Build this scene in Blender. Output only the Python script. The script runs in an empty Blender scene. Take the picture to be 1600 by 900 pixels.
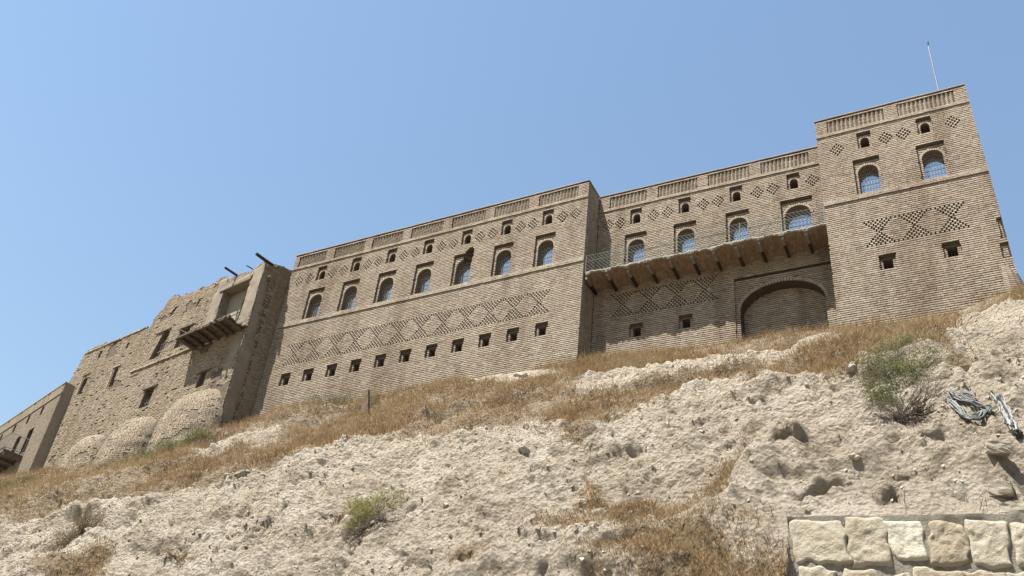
import bpy, bmesh, math, random
import numpy as np
from mathutils import Matrix, Vector
from mathutils.geometry import delaunay_2d_cdt

random.seed(7)
rng = np.random.default_rng(7)
scene = bpy.context.scene
COL = scene.collection

# ------------------------------------------------------------------ camera
cam_d = bpy.data.cameras.new('Camera')
cam = bpy.data.objects.new('Camera', cam_d)
COL.objects.link(cam)
scene.camera = cam
cam_d.sensor_width = 36.0
cam_d.lens = 36.0 * 1559.25 / 1600.0
cam_d.clip_start = 0.1
cam_d.clip_end = 3000
yaw, pitch, roll = -0.5322311, 0.63265382, 0.12036486
fwd = Vector((math.sin(yaw) * math.cos(pitch), math.cos(yaw) * math.cos(pitch), math.sin(pitch)))
rgt = Vector((math.cos(yaw), -math.sin(yaw), 0))
upv = rgt.cross(fwd)
r2 = rgt * math.cos(roll) + upv * math.sin(roll)
u2 = -rgt * math.sin(roll) + upv * math.cos(roll)
cam.matrix_world = Matrix(((r2.x, u2.x, -fwd.x, 0), (r2.y, u2.y, -fwd.y, 0), (r2.z, u2.z, -fwd.z, 0), (0, 0, 0, 1)))

# ------------------------------------------------------------------ sky and sun
SUN_FROM = Vector((-0.63, -1.16, 2.59)).normalized()      # measured from the shadow of the left wing on the recess
elev = math.asin(SUN_FROM.z)
world = bpy.data.worlds.new('World')
scene.world = world
world.use_nodes = True
nt = world.node_tree
nt.nodes.clear()
wo = nt.nodes.new('ShaderNodeOutputWorld')
bg = nt.nodes.new('ShaderNodeBackground')
sky = nt.nodes.new('ShaderNodeTexSky')
sky.sky_type = 'NISHITA'
sky.sun_disc = False
sky.sun_elevation = elev
sky.sun_rotation = math.atan2(SUN_FROM.x, SUN_FROM.y)
sky.altitude = 400
sky.air_density = 2.0
sky.dust_density = 1.0
sky.ozone_density = 3.0
bg.inputs['Strength'].default_value = 0.058
nt.links.new(sky.outputs[0], bg.inputs[0])
nt.links.new(bg.outputs[0], wo.inputs[0])
sd = bpy.data.lights.new('Sun', 'SUN')
sd.energy = 5.0
sd.angle = math.radians(0.53)
sd.color = (1.0, 0.95, 0.87)
so = bpy.data.objects.new('Sun', sd)
COL.objects.link(so)
so.rotation_euler = (-SUN_FROM).to_track_quat('-Z', 'Y').to_euler()
so.location = (-20, -30, 60)
vs = scene.view_settings
vs.view_transform = 'Standard'
vs.look = 'None'
vs.exposure = 1.6
vs.gamma = 1.0
vs.use_curve_mapping = False

# ------------------------------------------------------------------ materials
ALB = 0.38           # overall reflectance of the place: dusty, but no brighter than real earth and brick
def dim(stops, k=ALB):
    return [(p, (c[0] * k, c[1] * k, c[2] * k)) for p, c in stops]
def ramp(nodes, stops):
    r = nodes.new('ShaderNodeValToRGB')
    el = r.color_ramp.elements
    while len(el) < len(stops):
        el.new(0.5)
    for e, (p, c) in zip(el, stops):
        e.position = p
        e.color = (c[0], c[1], c[2], 1)
    return r

def material(name, stops, rough=0.92, tint=True, noise=6.0, noise_amt=0.3, stain=0.6, stain_amt=0.25,
             streak=0.0, bump=0.35, bump_scale=40.0, bump_dist=0.02, detail=6, stain_col=(0.45, 0.40, 0.36), metal=0.0, spec=0.2):
    """Colour from the per-face attribute 'tint' (or a noise) through a ramp, then grain and large stains, with fine bump."""
    m = bpy.data.materials.new(name)
    m.use_nodes = True
    n, l = m.node_tree.nodes, m.node_tree.links
    b = n['Principled BSDF']
    b.inputs['Roughness'].default_value = rough
    b.inputs['Metallic'].default_value = metal
    b.inputs['Specular IOR Level'].default_value = spec
    tc = n.new('ShaderNodeTexCoord')
    geo = n.new('ShaderNodeNewGeometry')
    rp = ramp(n, dim(stops))
    n1 = n.new('ShaderNodeTexNoise')
    n1.inputs['Scale'].default_value = noise
    n1.inputs['Detail'].default_value = detail
    n1.inputs['Roughness'].default_value = 0.65
    l.new(geo.outputs['Position'], n1.inputs['Vector'])
    if tint:
        at = n.new('ShaderNodeAttribute')
        at.attribute_name = 'tint'
        mx = n.new('ShaderNodeMix')
        mx.inputs[0].default_value = noise_amt
        l.new(at.outputs['Fac'], mx.inputs[2])
        l.new(n1.outputs['Fac'], mx.inputs[3])
        l.new(mx.outputs[0], rp.inputs[0])
    else:
        l.new(n1.outputs['Fac'], rp.inputs[0])
    n2 = n.new('ShaderNodeTexNoise')
    n2.inputs['Scale'].default_value = stain
    n2.inputs['Detail'].default_value = 5
    l.new(geo.outputs['Position'], n2.inputs['Vector'])
    r2_ = ramp(n, [(0.42, (0, 0, 0)), (0.68, (1, 1, 1))])
    l.new(n2.outputs['Fac'], r2_.inputs[0])
    mul = n.new('ShaderNodeMath')
    mul.operation = 'MULTIPLY'
    mul.inputs[1].default_value = stain_amt
    l.new(r2_.outputs[0], mul.inputs[0])
    mc = n.new('ShaderNodeMix')
    mc.data_type = 'RGBA'
    mc.blend_type = 'MULTIPLY'
    l.new(mul.outputs[0], mc.inputs[0])
    l.new(rp.outputs[0], mc.inputs[6])
    mc.inputs[7].default_value = (*stain_col, 1)
    last = mc.outputs[2]
    if streak:
        mp = n.new('ShaderNodeMapping')
        mp.inputs['Scale'].default_value = (1.0, 1.0, 0.10)
        l.new(geo.outputs['Position'], mp.inputs['Vector'])
        ns = n.new('ShaderNodeTexNoise')
        ns.inputs['Scale'].default_value = 1.7
        ns.inputs['Detail'].default_value = 6
        l.new(mp.outputs[0], ns.inputs['Vector'])
        rs_ = ramp(n, [(0.36, (0.66, 0.62, 0.58)), (0.5, (0.95, 0.95, 0.95)), (0.68, (1.0, 1.0, 1.0))])
        l.new(ns.outputs['Fac'], rs_.inputs[0])
        ms_ = n.new('ShaderNodeMix')
        ms_.data_type = 'RGBA'
        ms_.blend_type = 'MULTIPLY'
        ms_.inputs[0].default_value = streak
        l.new(last, ms_.inputs[6])
        l.new(rs_.outputs[0], ms_.inputs[7])
        last = ms_.outputs[2]
    l.new(last, b.inputs['Base Color'])
    n3 = n.new('ShaderNodeTexNoise')
    n3.inputs['Scale'].default_value = bump_scale
    n3.inputs['Detail'].default_value = 5
    n3.inputs['Roughness'].default_value = 0.7
    l.new(geo.outputs['Position'], n3.inputs['Vector'])
    bp = n.new('ShaderNodeBump')
    bp.inputs['Strength'].default_value = bump
    bp.inputs['Distance'].default_value = bump_dist
    l.new(n3.outputs['Fac'], bp.inputs['Height'])
    l.new(bp.outputs[0], b.inputs['Normal'])
    return m

BR = [(0.0, (0.43, 0.338, 0.245)), (0.35, (0.63, 0.517, 0.398)), (0.65, (0.745, 0.627, 0.493)), (1.0, (0.90, 0.79, 0.645))]
MAT = {}
MAT['brick'] = material('sandy_brick', BR, noise_amt=0.25, stain=0.3, stain_amt=0.38, stain_col=(0.72, 0.66, 0.6), streak=0.7)
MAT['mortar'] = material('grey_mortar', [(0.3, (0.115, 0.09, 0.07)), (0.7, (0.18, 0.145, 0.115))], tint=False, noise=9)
MAT['coping'] = material('pale_coping', [(0.3, (0.50, 0.46, 0.40)), (0.7, (0.62, 0.58, 0.51))], tint=False, noise=5)
MAT['reveal'] = material('mud_render', [(0.3, (0.25, 0.19, 0.145)), (0.7, (0.33, 0.26, 0.20))], tint=False, noise=4)
MAT['iron'] = material('grey_painted_iron', [(0.3, (0.34, 0.35, 0.34)), (0.7, (0.52, 0.53, 0.51))], tint=False, noise=20, rough=0.6, bump=0.1)
MAT['rail'] = material('weathered_rail_iron', [(0.3, (0.22, 0.25, 0.22)), (0.7, (0.36, 0.39, 0.34))], tint=False, noise=20, rough=0.7, bump=0.1)
MAT['oldbrick'] = material('weathered_brick', [(0.0, (0.41, 0.315, 0.22)), (0.4, (0.57, 0.465, 0.34)), (0.7, (0.68, 0.565, 0.425)), (1.0, (0.80, 0.695, 0.55))],
                           noise_amt=0.35, stain=0.5, stain_amt=0.3, stain_col=(0.75, 0.66, 0.58), bump=0.5, streak=0.6)
MAT['mud'] = material('mud_mortar', [(0.3, (0.315, 0.245, 0.18)), (0.7, (0.43, 0.35, 0.265))], tint=False, noise=5, bump=0.9, bump_scale=18, bump_dist=0.05)
MAT['mudjoint'] = material('mud_joint', [(0.3, (0.20, 0.15, 0.108)), (0.7, (0.31, 0.245, 0.18))], tint=False, noise=5, bump=0.9, bump_scale=18, bump_dist=0.05)
MAT['plaster'] = material('worn_plaster', [(0.25, (0.36, 0.29, 0.215)), (0.5, (0.45, 0.375, 0.285)), (0.75, (0.53, 0.455, 0.355))], tint=False, noise=2.2,
                          bump=0.6, bump_scale=12, bump_dist=0.04)
MAT['cream'] = material('cream_plaster', [(0.3, (0.55, 0.49, 0.385)), (0.7, (0.63, 0.57, 0.46))], tint=False, noise=1.5, bump=0.3, bump_scale=8)
MAT['wood'] = material('old_grey_wood', [(0.2, (0.15, 0.115, 0.085)), (0.5, (0.24, 0.19, 0.145)), (0.8, (0.35, 0.29, 0.23))], tint=True, noise=14, noise_amt=0.6, bump=0.5, bump_scale=60)
MAT['postwood'] = material('brown_post', [(0.2, (0.20, 0.14, 0.095)), (0.5, (0.33, 0.245, 0.17)), (0.8, (0.46, 0.36, 0.26))], tint=True, noise=14, noise_amt=0.6, bump=0.5, bump_scale=60)
MAT['darkwood'] = material('dark_beam', [(0.3, (0.05, 0.035, 0.03)), (0.7, (0.11, 0.08, 0.065))], tint=False, noise=14)
MAT['concrete'] = material('crumbling_concrete', [(0.3, (0.38, 0.34, 0.28)), (0.7, (0.56, 0.51, 0.43))], tint=False, noise=9, bump=0.8, bump_scale=30, bump_dist=0.03)
MAT['vault'] = material('brick_vault', [(0.25, (0.37, 0.245, 0.16)), (0.5, (0.50, 0.355, 0.24)), (0.75, (0.64, 0.49, 0.345))], tint=True, noise=9, noise_amt=0.5)
MAT['interior_shade'] = material('dark_interior', [(0.3, (0.06, 0.048, 0.04)), (0.7, (0.10, 0.08, 0.065))], tint=False, noise=5)  # near-black colour standing in for the shade inside window openings
MAT['farstone'] = material('far_render', [(0.25, (0.46, 0.375, 0.275)), (0.75, (0.60, 0.505, 0.385))], tint=True, noise=3, noise_amt=0.4)
MAT['limestone'] = material('limestone', [(0.0, (0.50, 0.40, 0.28)), (0.35, (0.70, 0.60, 0.45)), (0.7, (0.88, 0.80, 0.64)), (1.0, (1.25, 1.19, 0.98))], noise_amt=0.3, noise=5,
                            stain=3.0, stain_amt=0.4, stain_col=(0.72, 0.64, 0.52), bump=0.8, bump_scale=22, bump_dist=0.04)
MAT['cement'] = material('cement_pointing', [(0.3, (0.37, 0.335, 0.27)), (0.7, (0.58, 0.53, 0.44))], tint=False, noise=7, bump=0.9, bump_scale=30, bump_dist=0.04)
MAT['rock'] = material('earth_rock', [(0.0, (0.50, 0.43, 0.335)), (0.5, (0.70, 0.625, 0.505)), (1.0, (0.90, 0.83, 0.70))], noise_amt=0.35, noise=8, bump=0.6, bump_scale=30)
MAT['cloth_pale'] = material('bleached_fabric', [(0.0, (0.20, 0.215, 0.195)), (1.0, (0.66, 0.67, 0.64))], noise_amt=0.3, noise=20, rough=0.8)
MAT['cloth_dark'] = material('dark_fabric', [(0.0, (0.05, 0.055, 0.06)), (1.0, (0.12, 0.13, 0.13))], noise_amt=0.3, noise=20, rough=0.85)
MAT['mast'] = material('galvanised_pole', [(0.3, (0.33, 0.34, 0.34)), (0.7, (0.45, 0.46, 0.46))], tint=False, rough=0.5, metal=0.3)
MAT['bluecap'] = material('blue_cap', [(0.3, (0.03, 0.07, 0.22)), (0.7, (0.05, 0.10, 0.30))], tint=False, rough=0.5)
MAT['street'] = material('street', [(0.3, (0.13, 0.12, 0.105)), (0.7, (0.2, 0.185, 0.16))], tint=False)

def soil_material():
    m = bpy.data.materials.new('mound_soil')
    m.use_nodes = True
    n, l = m.node_tree.nodes, m.node_tree.links
    b = n['Principled BSDF']
    b.inputs['Roughness'].default_value = 0.97
    b.inputs['Specular IOR Level'].default_value = 0.1
    geo = n.new('ShaderNodeNewGeometry')
    def nz(scale, det=6, ro=0.6):
        t = n.new('ShaderNodeTexNoise')
        t.inputs['Scale'].default_value = scale
        t.inputs['Detail'].default_value = det
        t.inputs['Roughness'].default_value = ro
        l.new(geo.outputs['Position'], t.inputs['Vector'])
        return t
    a = nz(0.8, 9, 0.68)
    c1 = ramp(n, dim([(0.33, (0.315, 0.262, 0.20)), (0.45, (0.475, 0.405, 0.318)), (0.56, (0.555, 0.485, 0.395)), (0.70, (0.65, 0.585, 0.495))], 0.60))
    l.new(a.outputs['Fac'], c1.inputs[0])
    g = nz(9, 8, 0.75)
    c2 = ramp(n, [(0.30, (0.45, 0.40, 0.34)), (0.46, (0.95, 0.94, 0.92)), (0.75, (1.0, 1.0, 1.0))])
    l.new(g.outputs['Fac'], c2.inputs[0])
    mx = n.new('ShaderNodeMix')
    mx.data_type = 'RGBA'
    mx.blend_type = 'MULTIPLY'
    mx.inputs[0].default_value = 0.8
    l.new(c1.outputs[0], mx.inputs[6])
    l.new(c2.outputs[0], mx.inputs[7])
    # litter of dry grass on the planted ground
    at = n.new('ShaderNodeAttribute')
    at.attribute_name = 'litter'
    mg = n.new('ShaderNodeMix')
    mg.data_type = 'RGBA'
    ml = n.new('ShaderNodeMath')
    ml.operation = 'MULTIPLY'
    ml.inputs[1].default_value = 0.6
    l.new(at.outputs['Fac'], ml.inputs[0])
    l.new(ml.outputs[0], mg.inputs[0])
    l.new(mx.outputs[2], mg.inputs[6])
    mg.inputs[7].default_value = (0.135, 0.095, 0.056, 1)
    l.new(mg.outputs[2], b.inputs['Base Color'])
    v = n.new('ShaderNodeTexVoronoi')
    v.inputs['Scale'].default_value = 13
    l.new(geo.outputs['Position'], v.inputs['Vector'])
    h1 = nz(16, 8, 0.75)
    ad = n.new('ShaderNodeMath')
    ad.operation = 'MULTIPLY_ADD'
    ad.inputs[1].default_value = 1.6
    l.new(h1.outputs['Fac'], ad.inputs[0])
    l.new(v.outputs['Distance'], ad.inputs[2])
    bp = n.new('ShaderNodeBump')
    bp.inputs['Strength'].default_value = 1.0
    bp.inputs['Distance'].default_value = 0.07
    l.new(ad.outputs[0], bp.inputs['Height'])
    l.new(bp.outputs[0], b.inputs['Normal'])
    return m
MAT['soil'] = soil_material()

def leaf_material(name, stops, patch=0.6, patch_amt=0.4):
    m = bpy.data.materials.new(name)
    m.use_nodes = True
    n, l = m.node_tree.nodes, m.node_tree.links
    b = n['Principled BSDF']
    b.inputs['Roughness'].default_value = 0.85
    b.inputs['Specular IOR Level'].default_value = 0.058
    at = n.new('ShaderNodeAttribute')
    at.attribute_name = 'tint'
    geo = n.new('ShaderNodeNewGeometry')
    t = n.new('ShaderNodeTexNoise')
    t.inputs['Scale'].default_value = patch
    t.inputs['Detail'].default_value = 4
    l.new(geo.outputs['Position'], t.inputs['Vector'])
    mx = n.new('ShaderNodeMix')
    mx.inputs[0].default_value = patch_amt
    l.new(at.outputs['Fac'], mx.inputs[2])
    l.new(t.outputs['Fac'], mx.inputs[3])
    r = ramp(n, dim(stops, 0.40))
    l.new(mx.outputs[0], r.inputs[0])
    l.new(r.outputs[0], b.inputs['Base Color'])
    tr = n.new('ShaderNodeBsdfTranslucent')
    l.new(r.outputs[0], tr.inputs[0])
    ms = n.new('ShaderNodeMixShader')
    ms.inputs[0].default_value = 0.3
    l.new(b.outputs[0], ms.inputs[1])
    l.new(tr.outputs[0], ms.inputs[2])
    l.new(ms.outputs[0], n['Material Output'].inputs[0])
    return m
MAT['drygrass'] = leaf_material('dry_grass', [(0.14, (0.195, 0.112, 0.055)), (0.38, (0.43, 0.262, 0.128)), (0.58, (0.62, 0.425, 0.225)), (0.85, (0.90, 0.74, 0.48))], 0.45, 0.55)
MAT['green'] = leaf_material('green_leaf', [(0.0, (0.135, 0.15, 0.055)), (0.5, (0.27, 0.30, 0.11)), (1.0, (0.52, 0.54, 0.25))], 2, 0.25)
MAT['yellowgreen'] = leaf_material('yellow_green_leaf', [(0.0, (0.30, 0.26, 0.095)), (0.5, (0.50, 0.47, 0.17)), (1.0, (0.75, 0.69, 0.33))], 2, 0.25)
MAT['palegreen'] = leaf_material('pale_green_leaf', [(0.0, (0.15, 0.17, 0.085)), (0.5, (0.25, 0.28, 0.14)), (1.0, (0.40, 0.43, 0.25))], 2, 0.25)
MAT['deadtwig'] = leaf_material('dead_twig', [(0.0, (0.14, 0.11, 0.085)), (0.5, (0.25, 0.205, 0.16)), (1.0, (0.42, 0.36, 0.28))], 2, 0.25)
MAT['straw'] = leaf_material('straw', [(0.0, (0.27, 0.19, 0.10)), (0.5, (0.40, 0.31, 0.185)), (1.0, (0.55, 0.46, 0.31))], 2, 0.25)

# ------------------------------------------------------------------ mesh helpers
def mesh_np(name, V, F, tint=None, attr='tint', domain='FACE', smooth=False):
    """V (N,3) array, F list of index tuples or an (M,k) array -> mesh."""
    me = bpy.data.meshes.new(name)
    V = np.asarray(V, dtype=np.float32)
    if isinstance(F, np.ndarray):
        M, k = F.shape
        loops = F.astype(np.int32).ravel()
        starts = np.arange(M, dtype=np.int32) * k
    else:
        M = len(F)
        lens = np.array([len(f) for f in F], dtype=np.int32)
        loops = np.array([i for f in F for i in f], dtype=np.int32)
        starts = np.concatenate(([0], np.cumsum(lens)[:-1])).astype(np.int32)
    me.vertices.add(len(V))
    me.vertices.foreach_set('co', V.ravel())
    me.loops.add(len(loops))
    me.loops.foreach_set('vertex_index', loops)
    me.polygons.add(M)
    me.polygons.foreach_set('loop_start', starts)
    me.polygons.foreach_set('use_smooth', np.full(M, smooth, dtype=bool))
    me.update(calc_edges=True)
    if tint is not None:
        a = me.attributes.new(attr, 'FLOAT', domain)
        a.data.foreach_set('value', np.asarray(tint, dtype=np.float32))
    return me

def link(name, me, mat=None, parent=None, loc=(0, 0, 0), rotz=0.0):
    o = bpy.data.objects.new(name, me)
    COL.objects.link(o)
    if mat is not None and me is not None and not me.materials:
        me.materials.append(MAT[mat])
    o.location = loc
    o.rotation_euler = (0, 0, rotz)
    o.parent = parent
    return o

def thing(name, label, cat, loc=(0, 0, 0), group=None):
    o = bpy.data.objects.new(name, None)
    COL.objects.link(o)
    o.empty_display_size = 0.3
    o.location = loc
    tag(o, label, cat, group)
    return o

def tag(o, label=None, cat=None, group=None, kind=None):
    if label: o['label'] = label
    if cat: o['category'] = cat
    if group: o['group'] = group
    if kind: o['kind'] = kind
    return o

BOXV = np.array([(0, 0, 0), (1, 0, 0), (1, 1, 0), (0, 1, 0), (0, 0, 1), (1, 0, 1), (1, 1, 1), (0, 1, 1)], float)
BOXF5 = np.array([(0, 1, 5, 4), (3, 0, 4, 7), (1, 2, 6, 5), (4, 5, 6, 7), (0, 3, 2, 1)])      # no back face (y = 1)
BOXF6 = np.vstack([BOXF5, [(2, 3, 7, 6)]])

def boxes(name, rec, jit=0.004, full=False, roll=0.0):
    """rec rows: u0,u1,w0,w1,v0,v1,tint in wing space (w outward) -> one mesh, local axes x=u, y=-w, z=v."""
    rec = np.asarray(rec, float)
    n = len(rec)
    lo = np.stack([rec[:, 0], -rec[:, 3], rec[:, 4]], 1)
    hi = np.stack([rec[:, 1], -rec[:, 2], rec[:, 5]], 1)
    V = lo[:, None, :] + BOXV[None] * (hi - lo)[:, None, :]
    V += rng.uniform(-jit, jit, V.shape)
    if roll:
        a = rng.normal(0, roll, n)
        c = (lo + hi) / 2
        du = V[:, :, 0] - c[:, 0:1]
        V[:, :, 2] += du * a[:, None]
        V[:, :, 1] += du * rng.normal(0, roll, n)[:, None]
    BF = BOXF6 if full else BOXF5
    F = (BF[None] + (np.arange(n) * 8)[:, None, None]).reshape(-1, 4)
    return mesh_np(name, V.reshape(-1, 3), F, np.repeat(rec[:, 6], len(BF)))

class MB:
    def __init__(s):
        s.V, s.F, s.T = [], [], []
    def poly(s, pts, t=0.5):
        i = len(s.V)
        s.V += [tuple(p) for p in pts]
        s.F.append(tuple(range(i, i + len(pts))))
        s.T.append(t)
    def box(s, x0, x1, y0, y1, z0, z1, t=0.5, jit=0.0):
        i = len(s.V)
        for b in BOXV:
            p = [x0 + b[0] * (x1 - x0), y0 + b[1] * (y1 - y0), z0 + b[2] * (z1 - z0)]
            if jit:
                p = [q + random.uniform(-jit, jit) for q in p]
            s.V.append(tuple(p))
        for f in BOXF6:
            s.F.append(tuple(int(i + k) for k in f))
            s.T.append(t)
    def tube(s, pts, r, n=6, t=0.5, r1=None, cap=True):
        pts = [Vector(p) for p in pts]
        base = len(s.V)
        m = len(pts)
        for k, p in enumerate(pts):
            d = (pts[min(k + 1, m - 1)] - pts[max(k - 1, 0)]).normalized()
            a = d.orthogonal().normalized() if abs(d.z) > 0.95 else d.cross(Vector((0, 0, 1))).normalized()
            b = d.cross(a)
            rr = r if r1 is None else r + (r1 - r) * k / max(1, m - 1)
            if isinstance(r, (list, tuple)):
                rr = r[k]
            for j in range(n):
                th = 2 * math.pi * j / n
                s.V.append(tuple(p + (a * math.cos(th) + b * math.sin(th)) * rr))
        for k in range(m - 1):
            for j in range(n):
                a0 = base + k * n + j
                a1 = base + k * n + (j + 1) % n
                s.F.append((a0, a1, a1 + n, a0 + n))
                s.T.append(t)
        if cap:
            s.F.append(tuple(base + j for j in range(n)))
            s.F.append(tuple(base + (m - 1) * n + j for j in reversed(range(n))))
            s.T += [t, t]
    def mesh(s, name, smooth=False):
        return mesh_np(name, np.array(s.V), s.F, s.T, smooth=smooth)

def in_poly(x, y, poly):
    x, y = np.asarray(x, float), np.asarray(y, float)
    c = np.zeros(x.shape, bool)
    P = list(poly)
    for (x0, y0), (x1, y1) in zip(P, P[1:] + P[:1]):
        with np.errstate(divide='ignore', invalid='ignore'):
            hit = ((y0 > y) != (y1 > y)) & (x < (x1 - x0) * (y - y0) / (y1 - y0 + 1e-12) + x0)
        c ^= hit
    return c

def sheet(mb, outer, holes, w, t=0.5):
    """A flat wall sheet at depth w (outward) with holes cut out of it."""
    vs_, es = [], []
    for loop in [outer] + holes:
        i = len(vs_)
        vs_ += [Vector(p) for p in loop]
        es += [(i + k, i + (k + 1) % len(loop)) for k in range(len(loop))]
    ov, oe, of, *_ = delaunay_2d_cdt(vs_, es, [], 0, 1e-5)
    i = len(mb.V)
    mb.V += [(p.x, -w, p.y) for p in ov]
    cx = np.array([sum(ov[k].x for k in f) / len(f) for f in of])
    cy = np.array([sum(ov[k].y for k in f) / len(f) for f in of])
    keep = in_poly(cx, cy, outer)
    for h in holes:
        keep &= ~in_poly(cx, cy, h)
    for f, k in zip(of, keep):
        if k:
            mb.F.append(tuple(i + q for q in f))
            mb.T.append(t)

def reveal(mb, loop, w0, w1, t=0.5, skip=()):
    n = len(loop)
    for k in range(n):
        if k in skip:
            continue
        a, b = loop[k], loop[(k + 1) % n]
        mb.poly([(a[0], -w0, a[1]), (b[0], -w0, b[1]), (b[0], -w1, b[1]), (a[0], -w1, a[1])], t)

class Rect:
    def __init__(s, u0, u1, v0, v1):
        s.u0, s.u1, s.v0, s.v1 = u0, u1, v0, v1
    def loop(s):
        return [(s.u0, s.v0), (s.u1, s.v0), (s.u1, s.v1), (s.u0, s.v1)]
    def cut(s, a, b):
        m = (a + b) / 2
        return [(s.u0, s.u1)] if s.v0 - 0.01 < m < s.v1 + 0.01 else []

class Arch:
    """Round-headed opening: half-width a, springing line vs, rise b, base v0."""
    def __init__(s, uc, a, v0, vs, b, grow=0.0):
        s.uc, s.a, s.v0, s.vs, s.b, s.g = uc, a, v0, vs, b, grow
    def loop(s, n=14):
        L = [(s.uc - s.a, s.v0), (s.uc + s.a, s.v0)]
        for k in range(n + 1):
            th = math.pi * k / n
            L.append((s.uc + s.a * math.cos(th), s.vs + s.b * math.sin(th)))
        return L
    def cut(s, a, b):
        m = (a + b) / 2
        if m < s.v0 - 0.01 or m > s.vs + s.b + s.g:
            return []
        if m <= s.vs:
            return [(s.uc - s.a, s.uc + s.a)]
        k = (m - s.vs) / (s.b + s.g)
        h = (s.a + s.g) * math.sqrt(max(0, 1 - k * k))
        return [(s.uc - h, s.uc + h)]

class Poly:
    def __init__(s, pts):
        s.p = pts
    def loop(s):
        return list(s.p)
    def cut(s, a, b):
        m = (a + b) / 2
        xs = []
        for (x0, y0), (x1, y1) in zip(s.p, s.p[1:] + s.p[:1]):
            if (y0 > m) != (y1 > m):
                xs.append(x0 + (m - y0) * (x1 - x0) / (y1 - y0))
        xs.sort()
        return list(zip(xs[::2], xs[1::2]))

def subtract(iv, cuts):
    out = [iv]
    for a, b in cuts:
        nx = []
        for x0, x1 in out:
            if b <= x0 or a >= x1:
                nx.append((x0, x1))
            else:
                if a > x0: nx.append((x0, a))
                if b < x1: nx.append((b, x1))
        out = nx
    return out

CH = 0.0866          # course height
HB = 0.050           # brick height
V0 = 18.5304         # foot of the lowest course
def row_of(v):
    return int(round((v - V0) / CH))
ROW_STRING = row_of(24.38)
ROW_CORN = row_of(27.78)
HOLE = 0.029
PITCH = 0.145

def lay(u0, u1, v_top, openings=(), holes=None, w=0.0, depth=0.06, v_bot=V0, trim=False, right=None, jw=0.004, keep=None):
    """Lay courses of bricks; holes = {row: [u,...]} leaves out a half brick at each u."""
    rec = []
    k = 0 if v_bot <= V0 else int(math.ceil((v_bot - V0) / CH - 1e-6))
    while V0 + k * CH + HB <= v_top + 1e-6:
        v = V0 + k * CH
        va, vb = v, v + HB
        ur = u1 if right is None else right(v)
        cuts = [c for o in openings for c in o.cut(va, vb)]
        wf, dp = w, depth
        headers = False
        if trim:
            if k == ROW_STRING: wf = w + 0.045
            elif k == ROW_STRING + 1: wf, headers, va, vb = w + 0.035, True, v - 0.008, v + HB + 0.004
            elif k == ROW_STRING + 2: wf = w + 0.012
            elif k == ROW_CORN: wf = w + 0.04
            elif k == ROW_CORN + 1: wf = w + 0.02
        hl = sorted(holes.get(k, [])) if holes else []
        runs = []
        for h in hl:
            if runs and h - runs[-1][-1] < 0.22: runs[-1].append(h)
            else: runs.append([h])
        for r in runs:
            cuts.append((r[0] - HOLE, r[-1] + HOLE))
            for a, b in zip(r, r[1:]):
                rec.append((a + HOLE, b - HOLE, wf - 0.10, wf + random.uniform(-jw, jw), va, vb + 0.004, random.betavariate(3, 2)))
        u = u0 - (random.random() * 0.2)
        while u < ur:
            L = 0.102 if (headers or random.random() < 0.27) else 0.203
            if not headers and random.random() < 0.08: L = 0.15
            a, b = max(u, u0), min(u + L - 0.008, ur)
            u += L
            if b - a < 0.02:
                continue
            for x0, x1 in subtract((a, b), cuts):
                if x1 - x0 < 0.025:
                    continue
                if keep is not None and not keep((x0 + x1) / 2, v):
                    continue
                d = 0.10 if hl else dp
                rec.append((x0, x1, w - d, wf + random.uniform(-jw, jw), va + random.uniform(-.003, .003), vb + random.uniform(-.003, .003), random.betavariate(3, 2.4)))
        k += 1
    return rec

def ring(a, b, uc, vs_, w, thick=0.1, depth=0.05, n=15, t0=0.62):
    """Voussoirs of an arch as separate radial bricks in one mesh builder."""
    mb = MB()
    for k in range(n):
        q0, q1 = math.pi * (k + 0.1) / n, math.pi * (k + 0.9) / n
        P = []
        for q, g in ((q0, 0), (q1, 0), (q1, thick), (q0, thick)):
            P.append((uc + (a + g) * math.cos(q), vs_ + (b + g) * math.sin(q)))
        t = min(1, max(0, random.gauss(t0, 0.15)))
        ww = w + random.uniform(-.004, .006)
        mb.poly([(p[0], -ww, p[1]) for p in P], t)
        for i in range(4):
            p, q_ = P[i], P[(i + 1) % 4]
            mb.poly([(p[0], -ww, p[1]), (q_[0], -ww, q_[1]), (q_[0], -(w - depth), q_[1]), (p[0], -(w - depth), p[1])], t)
    return mb

# ------------------------------------------------------------------ terrain surface
def hashgrid(seed):
    return np.random.default_rng(seed).random((257, 257))
_G = [hashgrid(100 + i) for i in range(6)]
def vnoise(x, y, k=0):
    x, y = np.asarray(x, float), np.asarray(y, float)
    xi, yi = np.floor(x).astype(int), np.floor(y).astype(int)
    fx, fy = x - xi, y - yi
    fx, fy = fx * fx * (3 - 2 * fx), fy * fy * (3 - 2 * fy)
    g = _G[k % 6]
    a, b = g[xi & 255, yi & 255], g[(xi + 1) & 255, yi & 255]
    c, d = g[xi & 255, (yi + 1) & 255], g[(xi + 1) & 255, (yi + 1) & 255]
    return (a * (1 - fx) + b * fx) * (1 - fy) + (c * (1 - fx) + d * fx) * fy - 0.5
def fbm(x, y, o=4, k=0, g=0.5):
    s, am = 0, 1.0
    for i in range(o):
        ca, sa = math.cos(0.6 * i), math.sin(0.6 * i)
        s = s + am * vnoise((x * ca - y * sa) * 2 ** i + 17.3 * i, (x * sa + y * ca) * 2 ** i + 5.1 * i, k + i)
        am *= g
    return s

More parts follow.
